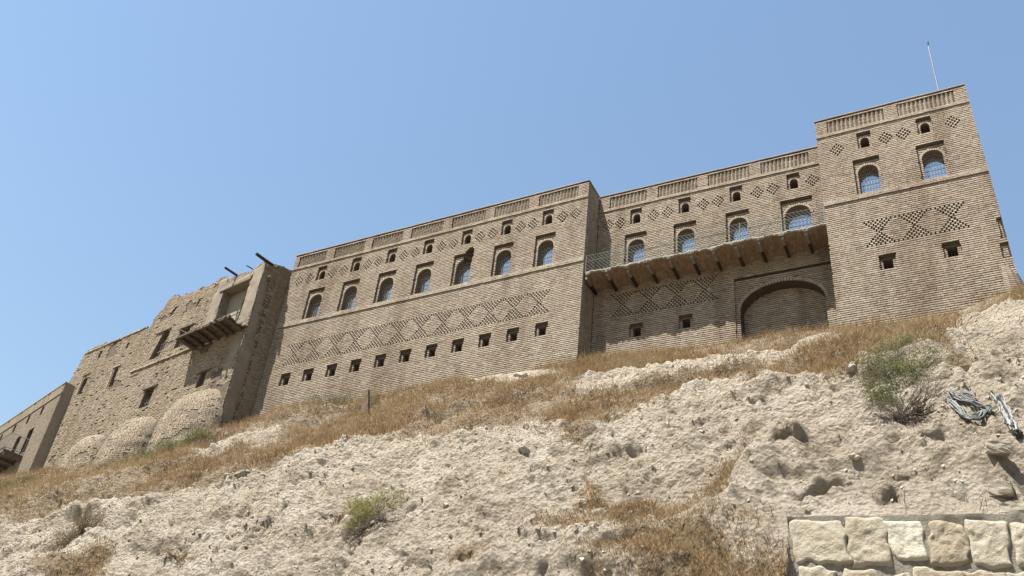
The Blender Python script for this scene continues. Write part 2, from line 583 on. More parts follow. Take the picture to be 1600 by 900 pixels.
PY = [-400, 6.4, 12, 14.5, 17.5, 20.6, 21.3, 24.5, 28, 28.6, 60, 400]
PZ = [-1.7, -1.7, 4.0, 6.48, 9.62, 13.0, 13.6, 16.45, 19.7, 19.75, 19.8, 19.9]
WALL_X = -3.12
def wall_y(X):          # back of the retaining wall, which turns 12 degrees away from the houses
    return 14.45 + 0.2126 * (np.asarray(X, float) + 3.1)

# planted and bare areas of the slope, plan outlines in metres
GRASS={
'band':[(-38.42, 23.16), (-37.13, 24.69), (-31.04, 24.55), (-29.63, 26.12), (-29.49, 28.4), (-25.34, 28.4), (-20.92, 28.4), (-16.29, 28.4), (-13.48, 28.4), (-12.71, 28.4), (-10.9, 25.7), (-11.41, 24.16), (-12.09, 23.67), (-10.52, 22.13), (-9.47, 21.33), (-10.56, 20.71), (-11.95, 20.8), (-12.79, 20.56), (-13.5, 20.16), (-14.48, 20.11), (-17.07, 21.13), (-17.51, 20.59), (-19.32, 20.31), (-19.5, 19.84), (-21.23, 19.86), (-22.18, 19.06), (-23.31, 18.8), (-26.23, 19.48), (-29.57, 19.38), (-31.34, 19.32)],
'ruin':[(-44, 24.0), (-37, 24.3), (-31, 24.2), (-29.6, 25.8), (-28.6, 28.2), (-29, 29), (-45, 30)],
'wallfoot':[(-13.3, 26.8), (-7.6, 26.4), (-4, 25.9), (-1.5, 25.6), (2.2, 26.6), (2.2, 28.1), (-4, 28.1), (-4.2, 29), (-13.2, 29)],
'recess':[(-13.48, 28.4), (-12.71, 28.4), (-11.08, 28.4), (-7.2, 27.04), (-6.96, 26.27), (-9.06, 26.71), (-10.7, 26.28), (-11.14, 24.74), (-12.05, 25.24)],
'arch':[(-6.76, 26.55), (-5.33, 27.16), (-3.89, 26.91), (-3.43, 26.27), (-3.51, 25.31), (-4.88, 25.69), (-6.42, 25.57)],
'ledge':[(-10.52, 22.13), (-8.8, 22.63), (-7.62, 22.47), (-6.43, 22.69), (-5.17, 22.56), (-3.96, 22.28), (-3.22, 22.83), (-2.8, 20.5), (-3.48, 20.16), (-4.76, 20.65), (-6.32, 21.67), (-7.06, 20.82), (-7.99, 20.56), (-8.98, 20.08), (-10.09, 20.52)],
'knoll':[(-4.09, 25.51), (-2.37, 24.34), (-1.18, 23.12), (-0.73, 21.25), (0.0, 19.89), (0.31, 19.28), (0.01, 19.24), (-0.51, 19.7), (-1.14, 20.5), (-1.97, 20.8), (-2.83, 20.77), (-3.3, 19.82), (-3.77, 20.33)],
'tower':[(-3.88, 26.81), (-2.06, 24.9), (-1.22, 25.54), (-0.16, 26.79), (1.49, 27.79), (2.17, 27.68), (1.8, 24.67), (1.18, 24.58), (0.27, 25.07), (-0.39, 24.82), (-1.04, 23.84), (-2.01, 23.84), (-3.29, 24.9)],
'gully':[(-4.45, 17.3), (-4.55, 16.7), (-4.8, 16.0), (-5.05, 15.5), (-5.4, 15.1), (-6.0, 14.9), (-6.75, 15.3), (-6.95, 15.8), (-6.5, 15.95), (-5.9, 15.65), (-5.45, 15.75), (-5.2, 16.2), (-4.95, 16.8), (-4.65, 17.4)],
'foot':[(-5.96, 14.63), (-4.94, 14.55), (-4.16, 14.03), (-3.54, 13.84), (-2.87, 13.7), (-2.75, 13.0), (-4.99, 13.26), (-5.77, 13.92)],
'foot2':[(-7.91, 15.26), (-7.06, 15.22), (-6.27, 14.93), (-6.18, 14.61), (-7.02, 14.65), (-7.57, 14.88)],
'foot3':[(-8.88, 14.36), (-8.46, 14.58), (-7.94, 14.57), (-7.92, 14.14), (-8.2, 13.81), (-8.53, 13.86)],
'corner':[(-22.28, 15.85), (-21.34, 16.1), (-19.58, 15.94), (-18.09, 15.0), (-21.5, 15.39)],
'patch':[(-9.11, 18.8), (-8.62, 18.97), (-7.87, 18.21), (-8.17, 17.88), (-8.94, 18.33)],
'patch2':[(-7.95, 16.57), (-7.32, 16.55), (-7.0, 16.14), (-7.5, 16.09)],
'strip':[(-9.77, 20.6), (-8.53, 20.21), (-7.99, 19.56), (-8.68, 19.44)],
}
BARE={
'rocks':[(-18.03, 27.66), (-17.1, 28.4), (-15.07, 27.71), (-13.77, 26.97), (-13.57, 25.92), (-14.82, 25.54), (-16.25, 25.82)],
'strip':[(-26.75, 23.31), (-26.15, 24.04), (-24.86, 24.52), (-22.67, 24.05), (-21.22, 22.67), (-22.37, 22.48), (-23.78, 22.25), (-24.96, 22.05)],
'mid':[(-12.09, 23.67), (-11.14, 24.74), (-10.31, 25.89), (-8.99, 26.49), (-6.71, 25.94), (-4.86, 25.59), (-3.3, 24.99), (-3.13, 22.76), (-4.01, 22.6), (-5.27, 22.98), (-6.57, 23.21), (-7.74, 22.82), (-8.87, 22.81), (-10.14, 22.58), (-10.88, 22.46)],
}


def jitter(X, Y, k):
    a = 0.9 if k in ('band', 'ledge', 'knoll', 'mid', 'rocks', 'strip') else (0.15 if k in ('gully', 'patch', 'patch2', 'foot2', 'foot3') else 0.4)
    return X + a * fbm(X * 0.9, Y * 0.9, 3, 2), Y + a * fbm(X * 0.9 + 40, Y * 0.9 + 9, 3, 3)

def grass_mask(X, Y):
    m = np.zeros(np.shape(X), bool)
    for k, p in GRASS.items():
        m |= in_poly(*jitter(X, Y, k), p)
    for k, p in BARE.items():
        m &= ~in_poly(*jitter(X, Y, k), p)
    for k in ('recess', 'arch', 'tower', 'gully', 'wallfoot'):
        m |= in_poly(*jitter(X, Y, k), GRASS[k])
    return m

def surf(X, Y):
    """Point of the mound's surface for plan position X, Y (the noise moves it along the slope normal)."""
    X, Y = np.asarray(X, float), np.asarray(Y, float)
    z = np.interp(Y, PY, PZ)
    z = z - 0.75 * np.clip((-28.2 - X) / 1.5, 0, 1) * np.clip((Y - 22.5) / 3.5, 0, 1) * (Y < 60)
    z = z - (0.85 * np.exp(-((X + 1.7) / 2.4) ** 2) + 0.35 * np.exp(-((X + 7.5) / 3.5) ** 4)) * np.clip((Y - 23.5) / 3.0, 0, 1) * (Y < 60)
    s = Y * 1.45
    fade = np.clip((28.2 - Y) / 2.0, 0.12, 1) * np.clip((Y - 7) / 3, 0, 1)
    n = 0.55 * fbm(X / 3.4, s / 2.6, 3, 0)
    rough = 0.34 * np.abs(fbm(X / 1.1, s / 0.95, 3, 1)) + 0.15 * fbm(X / 0.42, s / 0.36, 3, 2) - 0.20 * np.abs(fbm(X / 0.27, s / 0.19, 2, 4)) + 0.08 * fbm(X / 0.11, s / 0.10, 1, 3) - 0.40 * np.maximum(0, fbm(X / 0.24, s / 0.17, 2, 5) - 0.30)
    q = vnoise(X / 3.2 + 3, s / 0.62 + 1.6 * vnoise(X / 1.5, s / 1.5, 3), 5)
    ledge = 0.24 * np.tanh(4.5 * q) * np.clip(.4 + 2.2 * vnoise(X / 2.6, s / 2.2, 1), 0, 1)
    rill = -0.22 * np.exp(-((vnoise(X / 1.05 + 1.3 * vnoise(X / 2.0, s / 2.4, 4), s / 6.0, 2)) / .035) ** 2) * np.clip(.3 + 2.0 * vnoise(X / 3.1 + 8, s / 3.3, 0), 0, 1)
    n = n + rough + ledge + rill
    # spur with the grassy gully on its left, from (-3.9,17.4) to (-4.9,14.7)
    t = np.clip((17.4 - Y) / 2.7, -0.3, 1.3)
    dx = X - (-3.95 - 0.95 * t)
    on = np.exp(-((Y - 16.0) / 1.6) ** 4)
    n = n + on * (0.26 * np.exp(-((dx - 0.5) / 0.42) ** 2) - 0.16 * np.exp(-((dx + 0.35) / 0.42) ** 2))
    wx, wy = X + .35 * fbm(X * 2.3, s * 1.6, 3, 1), Y + .25 * fbm(X * 2.3 + 31, s * 1.6, 3, 2)
    for cx, cy, rx, ry, h in BUMPS:
        n = n + h * np.exp(-(((wx - cx) / rx) ** 2 + ((wy - cy) / ry) ** 2) ** (1.5 if rx > .5 else 3.0))
    n = n * fade
    WY_ = wall_y(X)
    low = (X > WALL_X) & (Y < WY_)
    z = np.where((X > WALL_X) & (Y >= WY_), np.minimum(z, 6.52 + (Y - WY_) * 1.6), z)
    z = np.where(low, np.minimum(z, 4.6 - (WY_ - Y) * 0.9), z)
    near_wall = np.exp(-((Y - WY_) / 0.35) ** 2) * (X > WALL_X - 0.3)
    n = n * (1 - near_wall)
    z = np.where(z < -1.7, -1.7, z)
    return np.stack([X, Y - 0.68 * n, z + 0.73 * n], -1)

BUMPS = [(-2.98, 15.42, .40, .15, -.50), (-1.72, 15.85, .24, .18, -.40), (-1.67, 15.10, .22, .12, -.28), (-1.25, 16.78, .16, .12, -.35),
         (-1.05, 16.62, .14, .1, -.22), (.15, 18.95, .28, .24, -.5), (-3.65, 17.6, .45, .18, .26), (-3.5, 17.3, .42, .2, -.42), (-4.6, 19.2, .22, .10, -.25),
         (-1.5, 20.2, 1.3, .9, .40), (.9, 23.6, 1.7, 1.4, .22), (-.6, 26.9, 4.6, 1.9, -.36), (-12.3, 16.5, .9, .5, .12), (-11.6, 16.55, .22, .22, -.2), (-20.2, 19.9, .7, .35, .2),
         (-15.2, 27.1, 1.9, .8, .30), (-8.5, 24.2, 2.6, 1.0, .06), (-8.6, 26.6, 6.0, 2.0, -.34), (-5.6, 20.35, .35, .2, -.25), (-6.2, 18.9, .5, .2, -.14), (-24.2, 23.2, 2.2, .8, .25),
         (.25, 16.0, .25, .3, -.30), (.15, 15.1, .3, .25, -.25), (-6.9, 26.0, .35, .3, -.22), (-25.5, 17.8, .6, .3, -.25), (-17.0, 17.2, .5, .2, -.18)]

def build_mound():
    Yr = np.concatenate([[-60, -10, 2, 6.4, 7.5, 8.8, 10.2, 11.6], np.linspace(12.9, 20.6, 330), np.linspace(20.64, 28.6, 165), [29.5, 34, 45, 70, 140]])
    Xt = np.linspace(0, 1, 820)
    rows = []
    for y in Yr:
        yy = min(max(y, 8.0), 32)
        xl, xr = -1.66 * yy - 2.5, 0.16 * yy + 2.2
        rows.append(np.concatenate([[-240, -130, xl - 25, xl - 10, xl - 4], xl + (xr - xl) * Xt, [xr + 3, xr + 9, xr + 22, 80, 170]]))
    X = np.array(rows)
    Y = np.repeat(Yr[:, None], X.shape[1], 1)
    V = surf(X, Y)
    R, Cn = X.shape
    i = (np.arange(R - 1)[:, None] * Cn + np.arange(Cn - 1)[None]).ravel()
    F = np.stack([i, i + 1, i + Cn + 1, i + Cn], 1)
    me = mesh_np('mound', V.reshape(-1, 3), F, smooth=True)
    g = grass_mask(X, Y).astype(np.float32)
    a = me.attributes.new('litter', 'FLOAT', 'POINT')
    a.data.foreach_set('value', g.ravel())
    o = link('mound', me, 'soil')
    tag(o, 'pale crumbling earth slope below the brick houses', kind='structure')
    big = MB()
    for x0, x1, y0, y1 in ((-900, 900, -900, -59), (-900, -239, -59, 900), (169, 900, -59, 900), (-239, 169, 139, 900)):
        big.poly([(x0, y0, -1.75), (x1, y0, -1.75), (x1, y1, -1.75), (x0, y1, -1.75)])
    o = link('street', big.mesh('street'), 'street')
    tag(o, 'flat ground around the foot of the mound', kind='structure')

build_mound()

# ------------------------------------------------------------------ brick houses
TOP = 28.70
THICK = 0.75

class Wing:
    def __init__(s, origin, deg, house):
        s.o, s.a, s.h = Vector(origin), math.radians(deg), house
    def put(s, name, me, mat, parent=None, u=0.0, w=0.0):
        c, sn = math.cos(s.a), math.sin(s.a)
        loc = s.o + Vector((c, sn, 0)) * u + Vector((sn, -c, 0)) * w
        if parent is None or parent is s.h:
            o = link(name, me, mat, s.h, loc - s.h.location, s.a)
        else:
            o = link(name, me, mat, parent)          # sub-part in its part's own space
        return o
    def world(s, u, w, v):
        c, sn = math.cos(s.a), math.sin(s.a)
        return s.o + Vector((c, sn, 0)) * u + Vector((sn, -c, 0)) * w + Vector((0, 0, v))

def sub(name, me, mat, parent):
    return link(name, me, mat, parent)

UNIT = []
for q in range(8):
    me = boxes('brick', [(-.5, .5, -.5, .5, -.5, .5, 0.25 + 0.08 * q)], jit=0.03)
    me.materials.append(MAT['brick'])
    UNIT.append(me)

def place_bricks(wing, rec, n, name='brick_courses'):
    """The n bricks that show largest become parts of their own; the others are one stuff part of the wing."""
    rec = np.array(rec)
    if n:
        P = np.array([wing.world((r[0] + r[1]) / 2, 0, r[4]) for r in rec])
        d = np.linalg.norm(P, axis=1)
        d[(rec[:, 1] - rec[:, 0]) < 0.17] += 100
        d[rec[:, 4] < 20.75] += 100
        order = np.argsort(d)
        single, rest = rec[order[:n]], rec[order[n:]]
        c, sn = math.cos(wing.a), math.sin(wing.a)
        for r in single:
            me = UNIT[int(min(7, max(0, (r[6] - 0.2) / 0.08)))]
            o = bpy.data.objects.new('brick', me)
            COL.objects.link(o)
            o.parent = wing.h
            p = wing.world((r[0] + r[1]) / 2, (r[2] + r[3]) / 2, (r[4] + r[5]) / 2) - wing.h.location
            o.location = p
            o.rotation_euler = (0, 0, wing.a)
            o.scale = (r[1] - r[0], r[3] - r[2], r[5] - r[4])
    else:
        rest = rec
    o = wing.put(name, boxes(name, rest), 'brick')
    o['kind'] = 'stuff'
    return o

# --- window types (built once per kind, absolute heights, u measured from the outer left edge)
D1 = 0.10
def grille_mesh(uc, a, v0, vs_, w, name='grille'):
    mb = MB()
    y = -w
    t = 0.011
    def bar(p, q, r=t):
        mb.tube([(p[0], y, p[1]), (q[0], y, q[1])], r, 4, cap=False)
    n = 7
    for k in range(n + 1):
        x = uc - a + 2 * a * k / n
        bar((x, v0), (x, vs_))
    for k in range(6):
        v = v0 + (vs_ - v0) * k / 5
        bar((uc - a, v), (uc + a, v), 0.018 if k in (3, 5) else t)
    for k in range(1, 9):
        th = math.pi * k / 9
        bar((uc + 0.09 * math.cos(th), vs_ + 0.09 * math.sin(th)), (uc + a * math.cos(th), vs_ + a * math.sin(th)))
    for rr in (0.09, a * 0.98):
        mb.tube([(uc + rr * math.cos(math.pi * k / 12), y, vs_ + rr * math.sin(math.pi * k / 12)) for k in range(13)], 0.014, 4, cap=False)
    # small curls between the upright bars
    st = 2 * a / n
    for k in range(n):
        for j in range(5):
            cx, cz = uc - a + st * (k + 0.5), v0 + (vs_ - v0) * (j + 0.5) / 5
            h = (vs_ - v0) / 10
            mb.tube([(cx - st * .5, y, cz - h * .9), (cx + st * .35, y, cz - h * .2), (cx - st * .35, y, cz + h * .2), (cx + st * .5, y, cz + h * .9)], 0.010, 3, cap=False)
    return mb.mesh(name)

def window_meshes(kind, W=0.92, broken=False):
    """returns dict of meshes + the outer opening (u from 0)"""
    out = {}
    mb = MB()
    if kind == 'big':
        v0, v1 = 24.64, 26.27
        m = 0.115
        a = W / 2 - m
        inner = Arch(W / 2, a, v0 + .002, 26.04 - min(a, .5), min(a, .5))
        wi = -D1 - 0.03
        if broken:
            L = inner.loop()
            left = [p for p in L if p[0] < W / 2 + 0.02]
            lp = [(W / 2 - a, v0 + .002), (W / 2 + a, v0 + .002), (W / 2 + a + .02, 25.75), (W - .015, 25.95), (W - .02, 26.255), (W * .45, 26.25), (W * .42, 25.95)] + [p for p in left[1:] if p[1] > v0 + .1 and p[0] < W * .42]
            inner = Poly(lp)
        sheet(mb, [(0, v0), (W, v0), (W, v1), (0, v1)], [inner.loop()], wi)
        reveal(mb, [(0, v0), (W, v0), (W, v1), (0, v1)], -0.03, wi)
        reveal(mb, inner.loop(), wi, -THICK)
        out['window'] = mb.mesh('window')
        op = [inner] if broken else [Arch(W / 2, a, v0, inner.vs, inner.b, grow=0.105)]
        rec = lay(0.0, W, v1 + 0.01, op, w=-D1, v_bot=v0 - 0.01)
        out['bricks'] = boxes('surround_bricks', rec)
        if not broken:
            out['ring'] = ring(a, inner.b, W / 2, inner.vs, -D1 + 0.004, thick=0.095, n=15 if W < 1 else 19).mesh('arch_ring')
            out['grille'] = grille_mesh(W / 2, a, v0 + .01, inner.vs, -0.34) if W < 1 else grille_mesh(W / 2, min(a, .5), v0 + .01, inner.vs, -0.34)
        else:
            out['grille'] = grille_mesh(W / 2, a, v0 + .01, 26.04 - a, -0.34)
    elif kind == 'niche':
        v0, v1 = 26.80, 27.555
        W = 0.5
        inner = Arch(W / 2, 0.15, v0 + .002, 27.25, 0.15)
        wi = -D1 - 0.03
        sheet(mb, [(0, v0), (W, v0), (W, v1), (0, v1)], [inner.loop()], wi)
        reveal(mb, [(0, v0), (W, v0), (W, v1), (0, v1)], -0.03, wi)
        reveal(mb, inner.loop(), wi, -THICK + .03)
        sheet(mb, inner.loop(), [], -THICK + .03)
        out['window'] = mb.mesh('vent_window')
        out['bricks'] = boxes('surround_bricks', lay(0.0, W, v1 + .01, [Arch(W / 2, 0.15, v0, 27.25, 0.15, grow=0.07)], w=-D1, v_bot=v0 - .01))
        out['ring'] = ring(0.15, 0.15, W / 2, 27.25, -D1 + .004, thick=0.065, n=9).mesh('arch_ring')
    else:
        v0, v1 = 21.18, 21.755
        W = 0.53
        inner = Rect(0.11, W - 0.11, v0 + .002, v1 - 0.10)
        wi = -D1 - 0.03
        sheet(mb, [(0, v0), (W, v0), (W, v1), (0, v1)], [inner.loop()], wi)
        reveal(mb, [(0, v0), (W, v0), (W, v1), (0, v1)], -0.03, wi)
        reveal(mb, inner.loop(), wi, -THICK + .03)
        sheet(mb, inner.loop(), [], -THICK + .03)
        out['window'] = mb.mesh('cellar_window')
        out['bricks'] = boxes('surround_bricks', lay(0.0, W, v1 - 0.09, [inner], w=-D1, v_bot=v0 - .01))
        lt = MB()
        lt.box(0.005, W - .005, D1 + 0.012, D1 + 0.2, v1 - .096, v1 - .03, jit=.005)
        out['lintel'] = lt.mesh('lintel')
        g = MB()
        for k in (1, 2):
            x = 0.11 + (W - .22) * k / 3
            g.tube([(x, .42, v0), (x, .42, v1 - .13)], .008, 4)
        g.tube([(0.11, .42, v0 + .22), (W - .11, .42, v0 + .22)], .008, 4)
        out['grille'] = g.mesh('grille')
    return out

TYPES = {'big': window_meshes('big'), 'niche': window_meshes('niche'), 'low': window_meshes('low'),
         'wide': window_meshes('big', 1.19), 'broken': window_meshes('big', broken=True)}
NAMES = {'big': 'arched_window', 'wide': 'arched_window', 'broken': 'arched_window', 'niche': 'vent_window', 'low': 'cellar_window'}
SUBS = {'bricks': ('surround_bricks', 'brick'), 'ring': ('arch_ring', 'brick'), 'grille': ('grille', 'iron'), 'lintel': ('lintel', 'wood')}
def add_window(wing, kind, u):
    t = TYPES[kind]
    o = wing.put(NAMES[kind], t['window'], 'reveal', u=u)
    for key, (nm, mt) in SUBS.items():
        if key in t:
            s_ = sub(nm, t[key], mt, o)
            if key == 'bricks':
                s_['kind'] = 'stuff'
    if kind == 'broken':
        o['label'] = 'arched window with its arch broken away at the upper right'
    return o

OPEN = {'big': (0.92, 24.64, 26.27), 'broken': (0.92, 24.64, 26.27), 'wide': (1.19, 24.64, 26.27), 'niche': (0.5, 26.80, 27.555), 'low': (0.53, 21.18, 21.755)}

def x_holes(holes, centers, waist):
    for c in centers:
        for t in range(-6, 7):
            n = abs(t) + 1
            for j in range(n):
                holes.setdefault(waist + t, []).append(c + (j - (n - 1) / 2) * PITCH)
def link_holes(holes, centers, waist):
    for a, b in zip(centers, centers[1:]):
        for t in (-6, 6):
            m = (a + b) / 2
            holes.setdefault(waist + t, []).append(m)
def d_holes(holes, centers, row):
    for c in centers:
        for t in range(-3, 4):
            n = 4 - abs(t)
            for j in range(n):
                holes.setdefault(row + t, []).append(c + (j - (n - 1) / 2) * PITCH)

PANEL_V = (27.925, 28.575)
def parapet_panel(wing, u0, u1):
    """Recessed panel of bricks laid corner outwards (dog-tooth)."""
    mb = MB()
    n = max(4, int(round((u1 - u0) / 0.155)))
    p = (u1 - u0) / n
    h = p / 2 * 0.98
    v = PANEL_V[0] + 0.01
    while v + HB < PANEL_V[1] + 0.02:
        for k in range(n):
            c = (k + 0.5) * p
            t = random.betavariate(3, 2.4)
            tip = -0.012 + random.uniform(-.006, .004)
            a, b, d = (c - h, 0.012 + h), (c, -tip), (c + h, 0.012 + h)
            z0, z1 = v + random.uniform(-.003, .003), v + HB + random.uniform(-.003, .003)
            A0, B0, D0 = (a[0], a[1], z0), (b[0], b[1], z0), (d[0], d[1], z0)
            A1, B1, D1_ = (a[0], a[1], z1), (b[0], b[1], z1), (d[0], d[1], z1)
            mb.poly([A0, B0, B1, A1], t)
            mb.poly([B0, D0, D1_, B1], t)
            mb.poly([A1, B1, D1_], t)
            mb.poly([D0, B0, A0], t)
        v += CH * 0.93
    o = wing.put('parapet_panel', mb.mesh('parapet_panel'), 'brick', u=u0)
    bk = MB()
    W = u1 - u0
    r = [(0, PANEL_V[0]), (W, PANEL_V[0]), (W, PANEL_V[1]), (0, PANEL_V[1])]
    zz = []
    for k in range(n):
        zz += [(k * p, 0.05 + h), ((k + 0.5) * p, 0.05)]
    zz.append((W, 0.05 + h))
    for (xa, ya), (xb, yb) in zip(zz, zz[1:]):
        bk.poly([(xa, ya, PANEL_V[0]), (xb, yb, PANEL_V[0]), (xb, yb, PANEL_V[1]), (xa, ya, PANEL_V[1])])
    reveal(bk, r, -0.02, -0.14)
    sub('panel_backing', bk.mesh('panel_backing'), 'mortar', o)

def zone_pocket(mb, strips, z):
    u0, u1, r0, r1 = z
    va, vb = V0 + r0 * CH - 0.02, V0 + (r1 + 1) * CH - 0.01
    L = [(u0, va), (u1, va), (u1, vb), (u0, vb)]
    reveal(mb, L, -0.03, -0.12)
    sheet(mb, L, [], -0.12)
    for k in range(r0, r1 + 1):
        a, b = V0 + k * CH + HB + .003, V0 + (k + 1) * CH - .002
        strips.append((u0, u1, -0.12, -0.03, a, b, 0.5))
    return L

def brick_wing(wing, u0, u1, wins, panels, xs, ds, n_single, right=None, extra_open=(), extra_loops=(), top=TOP, foot=V0 - 0.3):
    openings, loops, zones = list(extra_open), list(extra_loops), []
    for kind, us in wins.items():
        W, va, vb = OPEN[kind]
        for u in us:
            openings.append(Rect(u, u + W, va, vb))
            if kind == 'broken':
                openings.append(Poly([(u + W * .40, vb - .02), (u + W + .02, vb - .3), (u + W + .045, vb + .10), (u + W * .95, vb + .27), (u + W * .72, vb + .25), (u + W * .58, vb + .09)]))
                loops.append([(u, va), (u + W, va), (u + W + .02, vb - .28), (u + W + .04, vb + .10), (u + W * .95, vb + .26), (u + W * .72, vb + .24), (u + W * .58, vb + .08), (u + W * .4, vb), (u, vb)])
            else:
                loops.append([(u, va), (u + W, va), (u + W, vb), (u, vb)])
            add_window(wing, kind, u)
    for a, b in panels:
        openings.append(Rect(a, b, *PANEL_V))
        loops.append([(a, PANEL_V[0]), (b, PANEL_V[0]), (b, PANEL_V[1]), (a, PANEL_V[1])])
        parapet_panel(wing, a, b)
    holes = {}
    mb, strips = MB(), []
    if xs:
        wr = row_of(22.80)
        x_holes(holes, xs, wr)
        link_holes(holes, xs, wr)
        zones.append((xs[0] - .58, xs[-1] + .58, wr - 6, wr + 6))
    dr = row_of(27.05)
    d_holes(holes, ds, dr)
    ds = sorted(ds)
    while ds:
        grp = [ds.pop(0)]
        while ds and ds[0] - grp[-1] < 0.9:
            grp.append(ds.pop(0))
        zones.append((max(u0 + .03, grp[0] - .28), min(u1 - .03, grp[-1] + .28), dr - 3, dr + 3))
    for h in holes:
        holes[h] = sorted(x for x in holes[h] if u0 + .06 < x < u1 - .06)
    for z in zones:
        loops.append(zone_pocket(mb, strips, z))
    R = u1 if right is None else right(foot)
    outer = [(u0 + .01, foot), (R - .01, foot), (u1 - .01, top), (u0 + .01, top)]
    sheet(mb, outer, loops, -0.05)
    # back and top of the wall
    back = []
    for kind in ('big', 'wide', 'broken'):
        W, va, vb = OPEN[kind]
        for u in wins.get(kind, []):
            a = W / 2 - .115
            back.append(Arch(u + W / 2, a, va + .002, 26.04 - min(a, .5), min(a, .5)).loop() if kind != 'broken' else [(u + .1, va), (u + W - .1, va), (u + W, vb - .3), (u + W, vb), (u + .1, vb - .3)])
    sheet(mb, outer, back, -THICK)
    mb.poly([(u0 + .01, 0.03, top), (u1 - .01, 0.03, top), (u1 - .01, THICK, top), (u0 + .01, THICK, top)])
    mb.poly([(u0 + .01, 0.03, foot), (u0 + .01, THICK, foot), (u0 + .01, THICK, top), (u0 + .01, 0.03, top)])
    mb.poly([(R - .01, 0.03, foot), (R - .01, THICK, foot), (u1 - .01, THICK, top), (u1 - .01, 0.03, top)])
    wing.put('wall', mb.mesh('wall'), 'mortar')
    if strips:
        wing.put('mortar_beds', boxes('mortar_beds', strips, jit=0.002), 'mortar')['kind'] = 'stuff'
    rec = lay(u0, u1, top - 0.01, openings, holes, trim=True, right=right)
    if 'broken' in wins:          # ragged cavity over the damaged window
        u = wins['broken'][0]
        W, va, vb = OPEN['broken']
        c = MB()
        L = [(u + W * .4, vb - .02), (u + W + .02, vb - .28), (u + W + .04, vb + .10), (u + W * .95, vb + .26), (u + W * .72, vb + .24), (u + W * .58, vb + .08)]
        reveal(c, L, -0.03, -0.34)
        sheet(c, L, [], -0.34)
        wing.put('broken_cavity', c.mesh('broken_cavity'), 'reveal')
    place_bricks(wing, rec, n_single)
    cp = MB()
    n = max(2, int((u1 - u0) / 0.5))
    for k in range(n):
        a, b = u0 + (u1 - u0) * k / n, u0 + (u1 - u0) * (k + 1) / n
        cp.box(a - .015, b - .004, -0.03 + random.uniform(-.006, .006), THICK, top + .002, top + 0.045 + random.uniform(-.008, .008))
    wing.put('coping', cp.mesh('coping'), 'coping')

# --- the long house on the left of the recess
hA = thing('brick_house', 'long sandy brick house with seven arched windows and eleven small square windows below', 'house', (-21.0, 28.3, 19.7))
A = Wing((0, 28.0, 0), 0, hA)
bigA = [-27.291 + 1.9402 * i for i in range(7)]
nicA = [-27.073 + 1.9427 * i for i in range(7)]
lowA = [-27.576 + 1.2333 * i for i in range(11)]
panA = [(-28.42, -26.80), (-26.34, -24.66), (-24.22, -22.54), (-22.09, -20.41), (-19.95, -18.27), (-17.82, -16.16), (-15.68, -13.84)]
xsA = [-27.16 + 1.0873 * i for i in range(12)]
dsA = []
for x in [nicA[0] - 1.9427] + nicA:
    dsA += [x + 0.93, x + 1.53]
brick_wing(A, -28.69, -13.38, {'big': bigA[:4] + bigA[5:], 'broken': [bigA[4]], 'niche': nicA, 'low': lowA}, panA, xsA, dsA, 300)
AR = Wing((-13.38, 28.0, 0), 90, hA)
place_bricks(AR, lay(0.0, 1.14, TOP - .01), 0, 'return_courses')
rs = MB()
rs.box(0.02, 1.3, .03, .34, V0 - .3, TOP)
AR.put('return_wall', rs.mesh('return_wall'), 'mortar')
rc = MB()
rc.box(-.02, 1.15, -.02, .4, TOP + .002, TOP + .045)
AR.put('return_coping', rc.mesh('return_coping'), 'coping')

# --- the house on the right: a recess behind the balcony and the wing at its right
hB = thing('brick_house', 'sandy brick house at the right with a railed balcony over a walled-up arch', 'house', (-4.5, 29.0, 19.7))
T = Wing((0, 28.04, 0), 0.5, hB)
rightT = lambda v: 1.25 + (TOP - v) * 0.016
notch = [Rect(1.20, 1.6, 21.55, 22.42), Rect(1.10, 1.6, 20.75, 21.40)]
notch_loops = [[(1.20, 21.55), (1.33, 21.55), (1.325, 22.42), (1.20, 22.42)], [(1.10, 20.75), (1.345, 20.75), (1.335, 21.40), (1.10, 21.40)]]
brick_wing(T, -4.07, 1.25, {'big': [-2.915, -0.75], 'niche': [-2.655, -0.577], 'low': [-2.53, -0.54]},
           [(-3.645, -1.60), (-1.125, 0.815)], [-2.386, -1.236, -0.087], [-3.386, -1.683, -1.068, 0.587], 300, right=rightT, extra_open=notch, extra_loops=notch_loops)
nk = MB()
for L in notch_loops:
    reveal(nk, L, -0.03, -0.16)
    sheet(nk, L, [], -0.16)
T.put('corner_notch', nk.mesh('corner_notch'), 'brick')
place_bricks(T, lay(1.22, 1.30, 22.35, w=-0.10, v_bot=21.6) + lay(1.15, 1.31, 21.35, w=-0.08, v_bot=20.8), 0, 'notch_courses')
TL_ = Wing((-4.07, 29.4, 0), -90, hB)
place_bricks(TL_, lay(0.0, 1.34, TOP - .01), 0, 'return_courses')
rs = MB()
rs.box(0.0, 1.3, .03, .3, V0 - .3, TOP)
TL_.put('return_wall', rs.mesh('return_wall'), 'mortar')
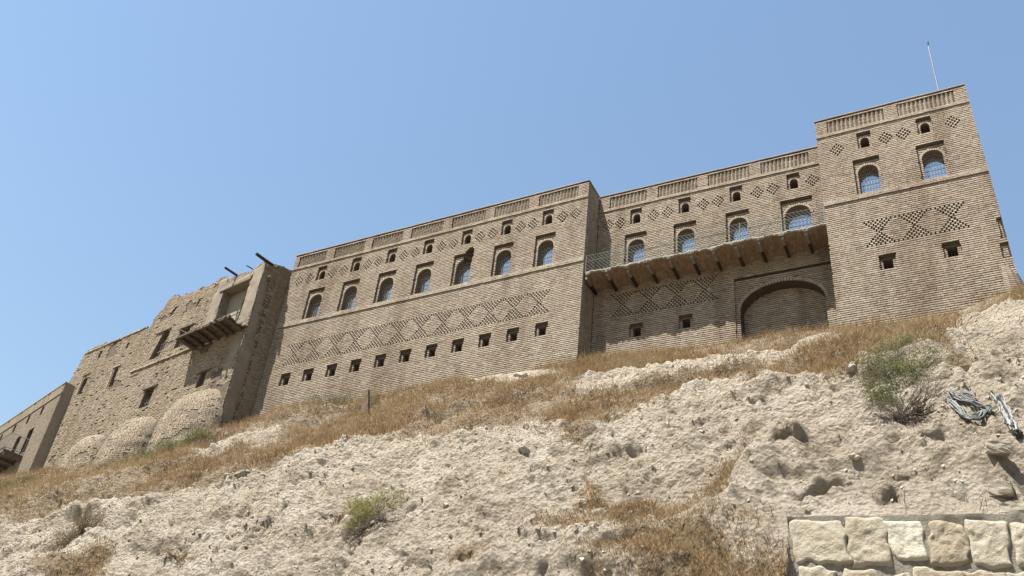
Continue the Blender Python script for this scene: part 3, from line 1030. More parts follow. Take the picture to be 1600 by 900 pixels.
# rounded foot at the right corner of the wing
fm = MB()
rec_ = []
for k in range(0, 22):
    v = V0 + k * CH
    bulge = 0.30 * (1 - (k / 22.0) ** 2)
    for q in range(5):
        th = -0.2 + q * 0.36
        cx, cy = 1.05, 0.28
        R_ = 0.30 + bulge
        p0 = (cx + R_ * math.sin(th), cy - R_ * math.cos(th))
        p1 = (cx + R_ * math.sin(th + .34), cy - R_ * math.cos(th + .34))
        t = random.betavariate(3, 2.4)
        i0, i1 = (cx, cy), (cx, cy)
        fm.poly([(p0[0], p0[1], v), (p1[0], p1[1], v), (p1[0], p1[1], v + HB), (p0[0], p0[1], v + HB)], t)
        fm.poly([(p0[0], p0[1], v + HB), (p1[0], p1[1], v + HB), (cx, cy, v + HB)], t)
        fm.poly([(cx, cy, v), (p1[0], p1[1], v), (p0[0], p0[1], v)], t)
T.put('corner_foot', fm.mesh('corner_foot'), 'brick')

M_ = Wing((-13.37, 29.15, 0), 1.15, hB)
MW = 9.33
FR = Rect(5.60, MW + .1, V0 - 1, 23.0)
brick_wing(M_, 0.0, MW, {'big': [1.21, 3.28, 5.38], 'wide': [7.51], 'niche': [1.41, 3.48, 5.58, 7.82], 'low': [1.54, 3.47]},
           [(0.47, 2.09), (2.59, 4.26), (4.72, 6.40), (6.86, 8.74)], [1.22, 2.31, 3.40, 4.49], [0.45, 0.99, 2.43, 3.03, 4.50, 5.10, 6.67, 7.28, 8.78], 0,
           extra_open=[FR], extra_loops=[[(5.60, V0 - .29), (MW - .02, V0 - .29), (MW - .02, 23.0), (5.60, 23.0)]])
# blind arch below the balcony
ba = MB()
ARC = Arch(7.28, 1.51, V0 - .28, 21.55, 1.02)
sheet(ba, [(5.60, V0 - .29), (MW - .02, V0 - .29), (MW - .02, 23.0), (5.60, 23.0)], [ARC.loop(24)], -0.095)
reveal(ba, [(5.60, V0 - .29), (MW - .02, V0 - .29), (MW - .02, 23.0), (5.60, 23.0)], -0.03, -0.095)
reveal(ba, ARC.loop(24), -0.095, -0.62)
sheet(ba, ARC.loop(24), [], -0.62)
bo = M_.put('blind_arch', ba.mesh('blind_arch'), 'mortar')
o = sub('arch_ring', ring(1.51, 1.02, 7.28, 21.55, -0.055, thick=0.13, depth=.06, n=44, t0=0.5).mesh('arch_ring'), 'brick', bo)
o = sub('face_courses', boxes('face_courses', lay(5.60, MW - .02, 22.98, [Arch(7.28, 1.51, V0 - 1, 21.55, 1.02, grow=.14)], w=-0.06)), 'brick', bo)
o['kind'] = 'stuff'
o = sub('infill_courses', boxes('infill_courses', lay(5.78, 8.78, 22.62, w=-0.575, keep=lambda u, v: v < 21.5 or ((u - 7.28) / 1.56) ** 2 + ((v - 21.5) / 1.12) ** 2 < 1)), 'brick', bo)
o['kind'] = 'stuff'
# --- balcony: jack-arched slab on dark beams with a wire railing
BZ = 23.80
bal = MB()
DEP = 1.16
beams_u = [0.10 + 0.842 * i for i in range(12)]
seg = 24
def front_edge(u):
    return DEP + 0.08 * float(vnoise(u * 2.3, 2.2, 1)) + 0.05 * float(vnoise(u * 9.0, 5.2, 2)) + 0.03 * float(vnoise(u * 31.0, 5.2, 3))
us = []
for i in range(len(beams_u) - 1):
    for k in range(seg):
        us.append((beams_u[i] + 0.842 * k / seg, k / seg))
us.append((MW - .06, 0.0))
us = [u for u in us if u[0] <= MW - .05]
NY = 8
grid = []
for u, f in us:
    zb = BZ - 0.20 + 0.085 * math.sin(math.pi * f)
    e = front_edge(u)
    grid.append([(u, -e * j / NY, zb + (0.03 * j / NY)) for j in range(NY + 1)])
vm = MB()
for a, b in zip(grid, grid[1:]):
    for j in range(NY):
        vm.poly([a[j], b[j], b[j + 1], a[j + 1]], random.betavariate(3, 3))
bcon = MB()
for (a, b) in zip(grid, grid[1:]):
    ta, tb = (a[-1][0], a[-1][1], BZ + .02 + .05 * float(vnoise(a[0][0] * 13, 1.5, 3))), (b[-1][0], b[-1][1], BZ + .02 + .05 * float(vnoise(b[0][0] * 13, 1.5, 3)))
    ma = (a[-1][0], a[-1][1] - .035 - .05 * float(vnoise(a[0][0] * 19, 8, 1)), (a[-1][2] + BZ) / 2)
    mb_ = (b[-1][0], b[-1][1] - .035 - .05 * float(vnoise(b[0][0] * 19, 8, 1)), (b[-1][2] + BZ) / 2)
    bcon.poly([a[-1], b[-1], mb_, ma])
    bcon.poly([ma, mb_, tb, ta])
    bcon.poly([ta, tb, (b[0][0], 0, BZ), (a[0][0], 0, BZ)])
bo = M_.put('balcony', bcon.mesh('balcony'), 'concrete')
vo = sub('brick_vaults', vm.mesh('brick_vaults'), 'vault', bo)
# soffit bricks of the vaults: thin brick faces proud of the vault
sb = MB()
for i in range(len(beams_u) - 1):
    for k in range(1, 9):
        f0, f1 = k / 9.2, (k + .8) / 9.2
        ua, ub = beams_u[i] + .842 * f0, beams_u[i] + .842 * f1
        if ub > MW - .06: continue
        za, zb = BZ - .205 + .085 * math.sin(math.pi * f0), BZ - .205 + .085 * math.sin(math.pi * f1)
        y = -0.02 - random.random() * .1
        e = front_edge(ua) - .03
        while -y < e:
            y2 = max(-e, y - .2)
            d0, d1 = .03 * (-y) / DEP, .03 * (-y2) / DEP
            sb.poly([(ua, y, za + d0), (ub, y, zb + d0), (ub, y2, zb + d1), (ua, y2, za + d1)], random.betavariate(2, 2))
            y = y2 - .012
o = sub('vault_bricks', sb.mesh('vault_bricks'), 'vault', bo)
o['kind'] = 'stuff'
for i, u in enumerate(beams_u):
    if u > MW - .1: continue
    b_ = MB()
    e = front_edge(u) - 0.05 - 0.06 * random.random()
    q = e * random.uniform(.5, .68)
    b_.box(u - .045, u + .045, -q, 0.03, BZ - .31, BZ - .19, jit=.006)
    o = sub('beam', b_.mesh('beam'), 'darkwood', bo)
    p = MB()
    p.box(u - .05, u + .05, -e, -q - .004, BZ - .285, BZ - .18, jit=.014)
    sub('beam_end', p.mesh('beam_end'), 'concrete', bo)
rl = MB()
zt = BZ + 0.86
e0 = DEP - .06
posts = [0.05 + k * 1.53 for k in range(7)]
for u in posts:
    rl.tube([(u, -e0, BZ), (u, -e0, zt + (.05 if u > 0.5 else 0))], .018, 6)
for z in (BZ + .06, zt - .28, zt):
    rl.tube([(0.03, -e0, z), (MW - .12, -e0, z)], .014, 5)
rl.tube([(MW - .12, -e0, BZ), (MW - .12, -e0, zt)], .018, 6)
ro = sub('railing', rl.mesh('railing'), 'rail', bo)
wl = MB()
H_ = zt - BZ - .06
st = 0.15
k = -12
while k * st < MW - .15:
    for s_ in (1, -1):
        ua = k * st
        ub = ua + H_ * 0.9
        pa, pb = (ua, BZ + .06), (ub, zt)
        if s_ < 0:
            pa, pb = (ub, BZ + .06), (ua, zt)
        lo_, hi_ = 0.05, MW - .14
        d = [(pa[0], pa[1]), (pb[0], pb[1])]
        (xa, za), (xb, zb) = d
        if max(xa, xb) < lo_ or min(xa, xb) > hi_: continue
        def clip(x): return za + (zb - za) * (x - xa) / (xb - xa)
        P = [(xa, za), (xb, zb)]
        P = [((lo_, clip(lo_)) if x < lo_ else (hi_, clip(hi_)) if x > hi_ else (x, z)) for x, z in P]
        wl.tube([(P[0][0], -e0, P[0][1]), (P[1][0], -e0, P[1][1])], .0055, 3, cap=False)
    k += 1
sub('wire_mesh', wl.mesh('wire_mesh'), 'rail', ro)

# ------------------------------------------------------------------ ruined mud and brick house
OC = Vector((-28.98, 26.57, 0))
hR = thing('ruined_house', 'ruined mud and brick house with a ragged top and broken wooden balcony', 'house', (-36.0, 28.6, 19.0))
R_ = Wing(OC, -9.5, hR)
sil = [(0, 17.6), (0, 26.65), (-.05, 27.2), (-.28, 27.5), (-.55, 27.42), (-.78, 27.3), (-.95, 27.18), (-1.6, 27.32), (-2.3, 27.38), (-2.85, 27.42), (-3.05, 27.62), (-3.3, 27.75), (-3.5, 27.6),
       (-4.3, 27.52), (-5.2, 27.6), (-6.3, 27.62), (-6.55, 27.55), (-6.75, 27.85), (-7.15, 27.98), (-7.5, 27.75), (-7.75, 27.3), (-8.15, 26.95), (-8.32, 26.35), (-8.9, 26.36), (-10.5, 26.5), (-12, 26.56), (-13.6, 26.66),
       (-13.95, 26.5), (-14.3, 25.4), (-14.75, 23.0), (-15.4, 17.6)]
def ragged(pts, amp, step):
    out = []
    for (a, b), (c, d) in zip(pts, pts[1:] + pts[:1]):
        L = math.hypot(c - a, d - b)
        n = max(1, int(L / step)) if (b > 25 and d > 25) else 1
        for k in range(n):
            t = k / n
            out.append((a + (c - a) * t, b + (d - b) * t + (random.uniform(-amp, amp) if 0 < k else 0)))
    return out
sil = ragged(sil, 0.06, 0.22)
W_OLD = {  # name: (polygon in s,z ; depth)
    'barred_window': [[(-7.28, 24.02), (-6.46, 24.02), (-6.24, 25.42), (-6.5, 25.62), (-6.82, 25.56)], [(-6.6, 21.24), (-5.86, 21.24), (-5.80, 22.2), (-6.52, 22.2)], [(-2.55, 21.18), (-1.94, 21.18), (-2.0, 21.95), (-2.38, 21.95)],
                      [(-5.38, 24.1), (-4.62, 24.12), (-4.52, 25.27), (-5.35, 25.27)]],
    'slit_window': [[(-12.42, 25.72), (-12.2, 25.72), (-12.18, 26.12), (-12.4, 26.12)], [(-9.92, 25.5), (-9.72, 25.5), (-9.7, 25.9), (-9.9, 25.9)]],
    'hole': [[(-6.82, 26.55), (-6.6, 26.6), (-6.45, 26.85), (-6.3, 27.0), (-6.62, 26.98), (-6.75, 26.8)], [(-4.8, 26.4), (-4.62, 26.42), (-4.5, 26.68), (-4.3, 26.78), (-4.68, 26.8)]],
    'arched_window': []}
def parch(c, a, v0, vs_, rise):
    return [(c - a, v0), (c + a, v0)] + [(c + a * math.cos(math.pi * k / 8), vs_ + rise * math.sin(math.pi * k / 8)) for k in range(9)]
W_OLD['arched_window'] = [parch(-12.78, .17, 23.66, 24.42, .22), parch(-9.98, .17, 23.36, 24.24, .22)]
DOOR = [(-2.72, 24.3), (-0.82, 24.3), (-0.82, 26.62), (-2.72, 26.72)]
loops = [DOOR] + [p for v in W_OLD.values() for p in v]
wb = MB()
sheet(wb, sil, loops, -0.034)
reveal(wb, sil, -0.025, -0.8)
sheet(wb, sil, [], -0.8)
R_.put('wall', wb.mesh('wall'), 'mudjoint')
def rough_plaster(poly_pts, w, name='plaster', step=0.14, amp=0.05, thick=0.05, parent=None):
    """An uneven coat of mud plaster over part of a wall."""
    xs_ = [p[0] for p in poly_pts]; ys_ = [p[1] for p in poly_pts]
    nx, ny = int((max(xs_) - min(xs_)) / step) + 2, int((max(ys_) - min(ys_)) / step) + 2
    mb = MB()
    X_, Y_ = np.meshgrid(np.linspace(min(xs_), max(xs_), nx), np.linspace(min(ys_), max(ys_), ny), indexing='ij')
    Z_ = w + amp * fbm(X_ * 1.7 + 3, Y_ * 1.7, 4, 1) + thick * 0.3
    ins = in_poly(X_ + .15 * vnoise(X_ * 4, Y_ * 4, 2), Y_ + .15 * vnoise(X_ * 4 + 9, Y_ * 4, 3), poly_pts)
    Z_ = np.where(ins, Z_, w - 0.1)
    i0 = len(mb.V)
    for i in range(nx):
        for j in range(ny):
            mb.V.append((X_[i, j], -Z_[i, j], Y_[i, j]))
    for i in range(nx - 1):
        for j in range(ny - 1):
            if ins[i, j] or ins[i + 1, j] or ins[i, j + 1] or ins[i + 1, j + 1]:
                mb.F.append((i0 + i * ny + j, i0 + (i + 1) * ny + j, i0 + (i + 1) * ny + j + 1, i0 + i * ny + j + 1))
                mb.T.append(.5)
    return mb.mesh(name, smooth=True)
PLAST = [[(-.8, 24.0), (0.0, 23.9), (0.0, 26.7), (-.1, 27.35), (-.8, 27.2)], [(-3.55, 24.4), (-2.72, 24.3), (-2.72, 27.3), (-3.2, 27.55), (-3.5, 26.2)],
         [(-.9, 21.3), (-.1, 21.2), (-.1, 24.2), (-.5, 24.0)]]
for p in PLAST:
    R_.put('plaster_patch', rough_plaster(p, 0.012), 'plaster')
rec = np.array(lay(-15.3, 0.0, 28.05, [Poly(p) for p in loops], jw=0.009, v_bot=V0))
uc_, vc_ = (rec[:, 0] + rec[:, 1]) / 2, rec[:, 4]
ok_ = in_poly(uc_, vc_ + .03, sil) & (fbm(uc_ * .8, vc_ * .9, 3, 3) <= 0.42) & (rng.random(len(rec)) > .025)
rec = [tuple(r) for r in rec[ok_]]
for i, r in enumerate(rec):                    # worn bricks: uneven heights and fronts
    r = list(r)
    r[4] += random.uniform(-.009, .004); r[5] += random.uniform(-.004, .010)
    rec[i] = tuple(r)
o = R_.put('brick_facing', boxes('brick_facing', rec, jit=0.006, roll=0.015), 'oldbrick')
o['kind'] = 'stuff'
# return of the corner towards the long house
RR = Wing(OC, 80.5, hR)
rsil = ragged([(0, 17.6), (1.70, 17.6), (1.70, 27.95), (1.0, 27.75), (.6, 27.6), (.3, 27.45), (.12, 27.2), (0, 26.65)], .05, .2)
wb = MB()
sheet(wb, rsil, [], -0.035)
reveal(wb, rsil, -.02, -.5)
RR.put('return_wall', wb.mesh('return_wall'), 'mudjoint')
rec = np.array(lay(0.0, 1.69, 27.9, jw=0.01))
rec = rec[in_poly((rec[:, 0] + rec[:, 1]) / 2, rec[:, 4] + .03, rsil)]
o = RR.put('return_courses', boxes('return_courses', rec, jit=.006, roll=.02), 'oldbrick')
o['kind'] = 'stuff'
RR.put('plaster_patch', rough_plaster([(-.02, 19.0), (.75, 19.0), (.62, 24.0), (.50, 25.0), (.42, 26.2), (.3, 26.8), (-.02, 26.7)], 0.018, amp=.03), 'plaster')
# windows of the ruin
for nm, polys in W_OLD.items():
    for q, p in enumerate(polys):
        mb = MB()
        dp = 0.28 if nm != 'barred_window' else 0.32
        reveal(mb, p, -0.02, -dp)
        o = R_.put(nm, mb.mesh(nm), 'mud')
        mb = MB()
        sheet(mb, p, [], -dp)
        sub('shade_backing', mb.mesh('shade_backing'), 'interior_shade', o)  # flat sheet closing the recess, the room's darkness put into its colour
        if nm == 'barred_window':
            fr = MB()
            s0, s1 = p[0][0] + .06, p[1][0] - .05
            z0, z1 = p[0][1], max(t[1] for t in p) - .12
            sh = (p[-1][0] - p[0][0])
            nb = 5
            for k in range(nb):
                f = k / (nb - 1)
                x = s0 + (s1 - s0) * f
                fr.box(x - .02, x + .02, .16, .20, z0 + .02, z1, t=random.random(), jit=.006)
            for f in (0, .33, .62, 1):
                z = z0 + (z1 - z0) * f
                fr.box(s0 - .03, s1 + .03, .15, .21, z - .02, z + .02, t=random.random(), jit=.006)
            sub('wooden_bars', fr.mesh('wooden_bars'), 'wood', o)
            lt = MB()
            zt_ = max(t[1] for t in p)
            lt.box(p[0][0] - .1, p[1][0] + .25, -.06, .2, zt_ - .03, zt_ + .06, jit=.02)
            sub('lintel', lt.mesh('lintel'), 'wood', o)
        if nm == 'arched_window':
            fr = MB()
            c = (p[0][0] + p[1][0]) / 2
            fr.box(c - .33, c - .24, -.03, .05, p[0][1] - .05, p[0][1] + .9, jit=.012)
            fr.box(c - .36, c + .3, -.05, .05, p[0][1] + 1.12, p[0][1] + 1.18, jit=.012)
            sub('brick_moulding', fr.mesh('brick_moulding'), 'oldbrick', o)
# string courses and weathered top edge
for (s0, s1, z, h, pr) in ((-8.46, -3.9, 23.66, .09, .07), (-13.9, -8.5, 26.38, .07, .05), (-8.46, -7.8, 23.45, .06, .04)):
    mb = MB()
    u = s0
    while u < s1:
        L = random.uniform(.18, .3)
        mb.box(u, min(u + L - .008, s1), -pr + random.uniform(-.015, .015), .05, z + random.uniform(-.01, .01), z + h + random.uniform(-.012, .012), t=random.betavariate(3, 2), jit=.008)
        u += L
    R_.put('string_course', mb.mesh('string_course'), 'oldbrick')
# plastered room behind the doorway
mb = MB()
reveal(mb, DOOR, -0.02, -0.45)
do = R_.put('doorway', mb.mesh('doorway'), 'plaster')
mb = MB()
sheet(mb, DOOR, [], -0.45)
sub('back_panel', mb.mesh('back_panel'), 'cream', do)
mb = MB()
mb.tube([(-1.62, .43, 24.3), (-1.52, .43, 26.6)], .03, 6)
mb.tube([(-2.9, .06, 24.75), (-.7, .2, 25.05)], .018, 5)
mb.box(-.85, -.95, .2, .42, 24.3, 24.75, jit=.02)
sub('pole', mb.mesh('pole'), 'wood', do)
mb = MB()
mb.box(-2.95, -.75, -.10, .4, 26.62, 26.78, jit=.03)
mb.box(-2.95, -.75, -.04, .4, 26.80, 27.1, jit=.04)
sub('lintel', mb.mesh('lintel'), 'plaster', do)
# lumps of mud on the crown of the wall
def lump(c, r, seed, squash=(1, 1, 1), n=2):
    bm = bmesh.new()
    bmesh.ops.create_icosphere(bm, subdivisions=n, radius=1.0)
    rs_ = random.Random(seed)
    ph = [rs_.uniform(0, 6) for _ in range(6)]
    for v in bm.verts:
        p = v.co
        k = 1 + .22 * math.sin(3 * p.x + ph[0]) * math.sin(2.6 * p.y + ph[1]) + .16 * math.sin(5 * p.z + ph[2] + 3 * p.x) + rs_.uniform(-.07, .07)
        v.co = Vector((p.x * squash[0], p.y * squash[1], p.z * squash[2])) * r * k
        v.co += Vector(c)
    V = [v.co[:] for v in bm.verts]
    F = [tuple(v.index for v in f.verts) for f in bm.faces]
    bm.free()
    return V, F
cr = MB()
tops = [(a, b) for (a, b) in sil if b > 26.2]
for i, (a, b) in enumerate(tops):
    if i % 2: continue
    V, F = lump((a, .25 + random.uniform(-.15, .2), b - .05), random.uniform(.08, .2), i, (1.2, 1, .7), 1)
    k = len(cr.V)
    cr.V += V
    cr.F += [tuple(k + q for q in f) for f in F]
    cr.T += [.5] * len(F)
for i in range(9):
    V, F = lump((random.uniform(-.5, .1), .2 + i * .13, 27.3 + i * .06 + random.uniform(-.1, .1)), random.uniform(.1, .2), i + 90, (1, 1, .7), 1)
    k = len(cr.V)
    cr.V += V
    cr.F += [tuple(k + q for q in f) for f in F]
    cr.T += [.5] * len(F)
R_.put('mud_crest', cr.mesh('mud_crest'), 'mud')['kind'] = 'stuff'
# projecting roof logs
for (s, z, o0, o1, r, dz) in ((-2.1, 27.33, .72, -.3, .055, .02), (-.05, 27.42, .62, -.35, .075, .04), (-.98, 27.3, .34, -.2, .025, .0)):
    mb = MB()
    mb.tube([(s - .04, -o0, z + dz), (s, -(o0 + o1) / 2, z + .01), (s + .03, -o1, z)], r, 8, r1=r * 1.15)
    R_.put('roof_log', mb.mesh('roof_log'), 'darkwood')
# wooden balcony remains
db = MB()
s0, s1 = -3.66, -.12
for k in range(6):
    o = 0.0 + k * .172
    db.box(s0 + random.uniform(-.12, .1), s1 + random.uniform(-.1, .25), -(o + .165), -o, 23.67, 23.70 + random.uniform(0, .02), t=random.random(), jit=.012)
bo = R_.put('wooden_balcony', db.mesh('wooden_balcony'), 'wood')
for k in range(7):
    s = s0 + .16 + (s1 - s0 - .3) * k / 6 + random.uniform(-.06, .06)
    mb = MB()
    lean = random.uniform(-.08, .08)
    L = .95 + .28 * k / 6 + random.uniform(-.1, .05)
    mb.tube([(s, .15, 23.56), (s + lean, -L * .5, 23.585), (s + lean * 1.6, -L, 23.60)], random.uniform(.06, .085), 7, t=random.random())
    sub('joist', mb.mesh('joist'), 'wood', bo)
mb = MB()
mb.box(s0 - .08, s1 + .1, -1.02, -.90, 23.61, 23.72, t=.3, jit=.02)
mb.box(s0 - .1, s0 + .05, -1.0, .05, 23.60, 23.70, t=.6, jit=.02)
mb.tube([(-3.9, -.9, 24.25), (-3.0, -.85, 23.74)], .025, 5, t=.3)
mb.tube([(-3.45, -.6, 23.7), (-3.3, -.95, 24.15)], .02, 5, t=.3)
mb.tube([(-1.2, -.5, 23.75), (-.7, -.95, 24.2)], .016, 5, t=.3)
sub('edge_beam', mb.mesh('edge_beam'), 'wood', bo)
rb = MB()
for k in range(24):
    V, F = lump((random.uniform(s0, s1), -random.uniform(.1, .8), 23.74), random.uniform(.04, .1), k + 40, (1.3, 1, .5), 1)
    q = len(rb.V)
    rb.V += V
    rb.F += [tuple(q + i for i in f) for f in F]
    rb.T += [.5] * len(F)
sub('rubble_on_boards', rb.mesh('rubble_on_boards'), 'mud', bo)
# rounded bastions at the foot of the ruin
def bastion(sc, half, depth, ztop, zbot, plaster_left):
    core, br = MB(), []
    nz = int((ztop - zbot) / CH)
    mbk = MB()
    def prof_(f):            # f 0 at the bottom, 1 at the top
        return max(0.0, 1 - f ** 2.4) ** 0.5
    rings = []
    NT = 22
    for k in range(nz + 1):
        f = k / nz
        g = prof_(f) if k < nz else 0.0
        row = []
        for j in range(NT + 1):
            th = math.pi * j / NT
            bump = 1 + .10 * float(fbm(np.array(th * 1.6 + sc), np.array(f * 3.2), 3, 2))
            row.append((sc - half * (.35 + .65 * g) * math.cos(th) * bump - .25 * f * half * .0, -(depth * g + .02) * math.sin(th) * bump, zbot + f * (ztop - zbot)))
        rings.append(row)
    for a, b in zip(rings, rings[1:]):
        for j in range(NT):
            core.poly([a[j], a[j + 1], b[j + 1], b[j]])
    o = R_.put('bastion', core.mesh('bastion', smooth=True), 'mud')
    for k in range(nz - 1):
        a, b = rings[k], rings[k + 1]
        f = k / nz
        th = random.uniform(0, .06)
        while th < math.pi - .05:
            dth = random.choice((.2, .2, .1)) / max(.3, half)
            t2 = min(math.pi, th + dth)
            tm = (th + t2) / 2
            pl = plaster_left and tm < 1.1 + .9 * float(fbm(np.array(k * .22), np.array(sc), 3, 4)) + .25 * (1 - f)
            if not pl and random.random() > .04 and float(fbm(np.array(tm * 2.0 + sc), np.array(k * .12), 3, 1)) < .3:
                def P(t, rw):
                    x = t / math.pi * NT
                    i = min(NT - 1, int(x))
                    r = x - i
                    return Vector(rw[i]).lerp(Vector(rw[i + 1]), r)
                out = Vector((-math.cos(tm), -math.sin(tm), 0)) * random.uniform(.02, .03)
                p0, p1 = P(th + .007, a) + out, P(t2 - .007, a) + out
                q0, q1 = P(th + .007, a).lerp(P(th + .007, b), .8) + out, P(t2 - .007, a).lerp(P(t2 - .007, b), .8) + out
                tt = random.betavariate(2.5, 2.5)
                mbk.poly([p0, p1, q1, q0], tt)
                mbk.poly([q0, q1, q1 - out * 1.6, q0 - out * 1.6], tt)
                mbk.poly([p1, p0, p0 - out * 1.6, p1 - out * 1.6], tt)
                mbk.poly([p0, q0, q0 - out * 1.6, p0 - out * 1.6], tt)
                mbk.poly([q1, p1, p1 - out * 1.6, q1 - out * 1.6], tt)
            th = t2
    s_ = sub('bastion_bricks', mbk.mesh('bastion_bricks'), 'oldbrick', o)
    s_['kind'] = 'stuff'
bastion(-9.3, 1.3, 1.15, 20.35, 17.3, True)
bastion(-5.8, 1.7, 1.35, 20.4, 17.0, True)
bastion(-1.6, 1.95, 1.4, 20.7, 16.8, True)

# ------------------------------------------------------------------ restored house at the far left
hF = thing('restored_house', 'smooth sandy house at the far left edge with a railed balcony', 'house', (-46.0, 29.6, 19.5))
Fw = Wing((-42.44, 28.32, 0), -17.7, hF)
fb = MB()
FT = 24.30
wl_ = [Rect(-2.16, -1.86, 23.02, 23.5), Rect(-3.88, -3.56, 23.02, 23.5), Rect(-5.68, -5.36, 23.02, 23.5), Rect(-7.4, -7.08, 23.0, 23.48)]
tl_ = [Rect(-2.72, -2.02, 20.9, 22.3), Rect(-4.3, -3.62, 20.9, 22.3), Rect(-6.4, -5.7, 20.9, 22.3)]
sheet(fb, [(-16, 17.5), (0, 17.5), (0, FT), (-16, FT)], [r.loop() for r in wl_ + tl_], 0.0)
fb.poly([(0, 0, 17.5), (0, .6, 17.5), (0, .6, FT), (0, 0, FT)])
fb.poly([(-16, 0, FT), (0, 0, FT), (0, .6, FT), (-16, .6, FT)])
Fw.put('wall', fb.mesh('wall'), 'farstone')
rec = lay(-9.5, -0.01, FT - .02, wl_ + tl_, w=0.012, depth=.02, v_bot=19.0, jw=.004)
o = Fw.put('brick_courses', boxes('brick_courses', rec, jit=.003), 'farstone')
o['kind'] = 'stuff'
for r in wl_ + tl_:
    mb = MB()
    reveal(mb, r.loop(), 0.01, -0.22)
    o = Fw.put('window', mb.mesh('window'), 'reveal')
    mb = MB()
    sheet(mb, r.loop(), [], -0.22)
    sub('shade_backing', mb.mesh('shade_backing'), 'interior_shade', o)  # shade of the room behind, painted on a flat sheet
    if r in tl_:
        mb = MB()
        for k in range(4):
            x = r.u0 + .05 + (r.u1 - r.u0 - .1) * k / 3
            mb.box(x - .015, x + .015, .12, .15, r.v0, r.v1)
        sub('window_bars', mb.mesh('window_bars'), 'wood', o)
for z, pr in ((23.62, .06), (24.24, .05)):
    mb = MB()
    mb.box(-16, 0.02, -pr, .02, z, z + .07)
    Fw.put('string_course', mb.mesh('string_course'), 'farstone')
for k in range(5):
    u0 = -1.75 - 1.72 * k
    n = 9
    mb = MB()
    for i in range(n):
        c = u0 + .15 + i * .155
        mb.poly([(c - .07, .0, 23.75), (c, -.05, 23.75), (c, -.05, 24.18), (c - .07, .0, 24.18)], random.random())
        mb.poly([(c, -.05, 23.75), (c + .07, 0, 23.75), (c + .07, 0, 24.18), (c, -.05, 24.18)], random.random())
    Fw.put('parapet_panel', mb.mesh('parapet_panel'), 'farstone')
db = MB()
db.box(-7.5, -1.95, -1.0, 0.0, 20.45, 20.62)
bo = Fw.put('balcony', db.mesh('balcony'), 'wood')
mb = MB()
for k in range(7):
    mb.box(-7.4 + k * .9, -7.26 + k * .9, -.95, 0, 20.30, 20.446)
sub('joists', mb.mesh('joists'), 'wood', bo)
mb = MB()
for z in (20.75, 21.55):
    mb.tube([(-7.45, -.95, z), (-2.0, -.95, z)], .02, 5)
    mb.tube([(-2.0, -.95, z), (-2.0, 0, z)], .02, 5)
for k in range(30):
    mb.tube([(-7.4 + k * .185, -.95, 20.62), (-7.4 + k * .185, -.95, 21.55)], .008, 4)
for k in range(6):
    mb.tube([(-2.0, -.9 + k * .16, 20.62), (-2.0, -.9 + k * .16, 21.55)], .008, 4)
sub('railing', mb.mesh('railing'), 'iron', bo)

# ------------------------------------------------------------------ mast behind the right wing
hm = thing('mast', 'thin pale mast with a blue tip on the roof of the right wing', 'mast', (0.42, 30.2, 25.0))
mb = MB()
mb.tube([(0, 0, 0), (0, 0, 4.0), (-.02, 0, 8.7)], .035, 8, r1=.022)
sub('pole', mb.mesh('pole'), 'mast', hm)
mb = MB()
mb.tube([(-.02, 0, 8.65), (-.02, 0, 8.82), (-.02, 0, 9.0)], [.03, .045, .008], 8)
sub('tip', mb.mesh('tip'), 'bluecap', hm)

# ------------------------------------------------------------------ stone retaining wall at the lower right
hw = thing('retaining_wall', 'retaining wall of rough pale limestone blocks set in grey cement', 'wall', (-3.07, 14.2, 4.72))
hw.rotation_euler = (0, 0, math.radians(12))
HW0 = Vector((-3.07, 14.2, 4.6))
def wz(p):                                   # wall plane at y = 14.2
    return p
WY = 14.20
stone_quads = [  # corner points x, z on the face (left-bottom, right-bottom, right-top, left-top), tint
    [(-3.02, 5.71), (-2.30, 5.70), (-2.36, 6.31), (-3.07, 6.31), .62], [(-2.25, 5.66), (-1.76, 5.66), (-1.77, 6.34), (-2.27, 6.33), .50],
    [(-1.66, 5.72), (-1.24, 5.72), (-1.29, 6.30), (-1.75, 6.30), .98], [(-1.18, 5.66), (-.70, 5.66), (-.70, 6.24), (-1.13, 6.30), .22],
    [(-.60, 5.64), (-.17, 5.64), (-.15, 6.28), (-.66, 6.30), .72], [(-.06, 5.64), (.48, 5.64), (.46, 6.24), (-.07, 6.22), .68],
    [(.56, 5.66), (1.1, 5.66), (1.08, 6.26), (.55, 6.26), .5], [(1.18, 5.64), (1.8, 5.64), (1.78, 6.25), (1.17, 6.27), .6],
    [(-3.0, 5.04), (-2.52, 5.02), (-2.50, 5.56), (-2.96, 5.60), .60], [(-2.44, 5.02), (-1.98, 5.02), (-1.95, 5.53), (-2.38, 5.58), .35],
    [(-1.92, 5.0), (-1.52, 5.0), (-1.52, 5.52), (-1.86, 5.44), .75], [(-1.46, 5.0), (-.86, 5.0), (-.84, 5.52), (-1.42, 5.58), .45],
    [(-.78, 5.0), (-.28, 5.0), (-.30, 5.50), (-.75, 5.54), .28], [(-.20, 5.0), (.36, 5.0), (.34, 5.52), (-.22, 5.52), .55], [(.44, 5.0), (1.0, 5.0), (.98, 5.54), (.45, 5.55), .4], [(1.08, 5.0), (1.7, 5.0), (1.7, 5.54), (1.07, 5.52), .6],
    [(-3.0, 4.42), (-2.3, 4.42), (-2.32, 4.95), (-2.98, 4.96), .5], [(-2.22, 4.42), (-1.6, 4.42), (-1.6, 4.93), (-2.24, 4.94), .6], [(-1.5, 4.42), (-.8, 4.42), (-.8, 4.93), (-1.5, 4.92), .4], [(-.7, 4.42), (.1, 4.42), (.1, 4.92), (-.7, 4.93), .55], [(.2, 4.42), (1.0, 4.42), (1.0, 4.93), (.2, 4.93), .5]]
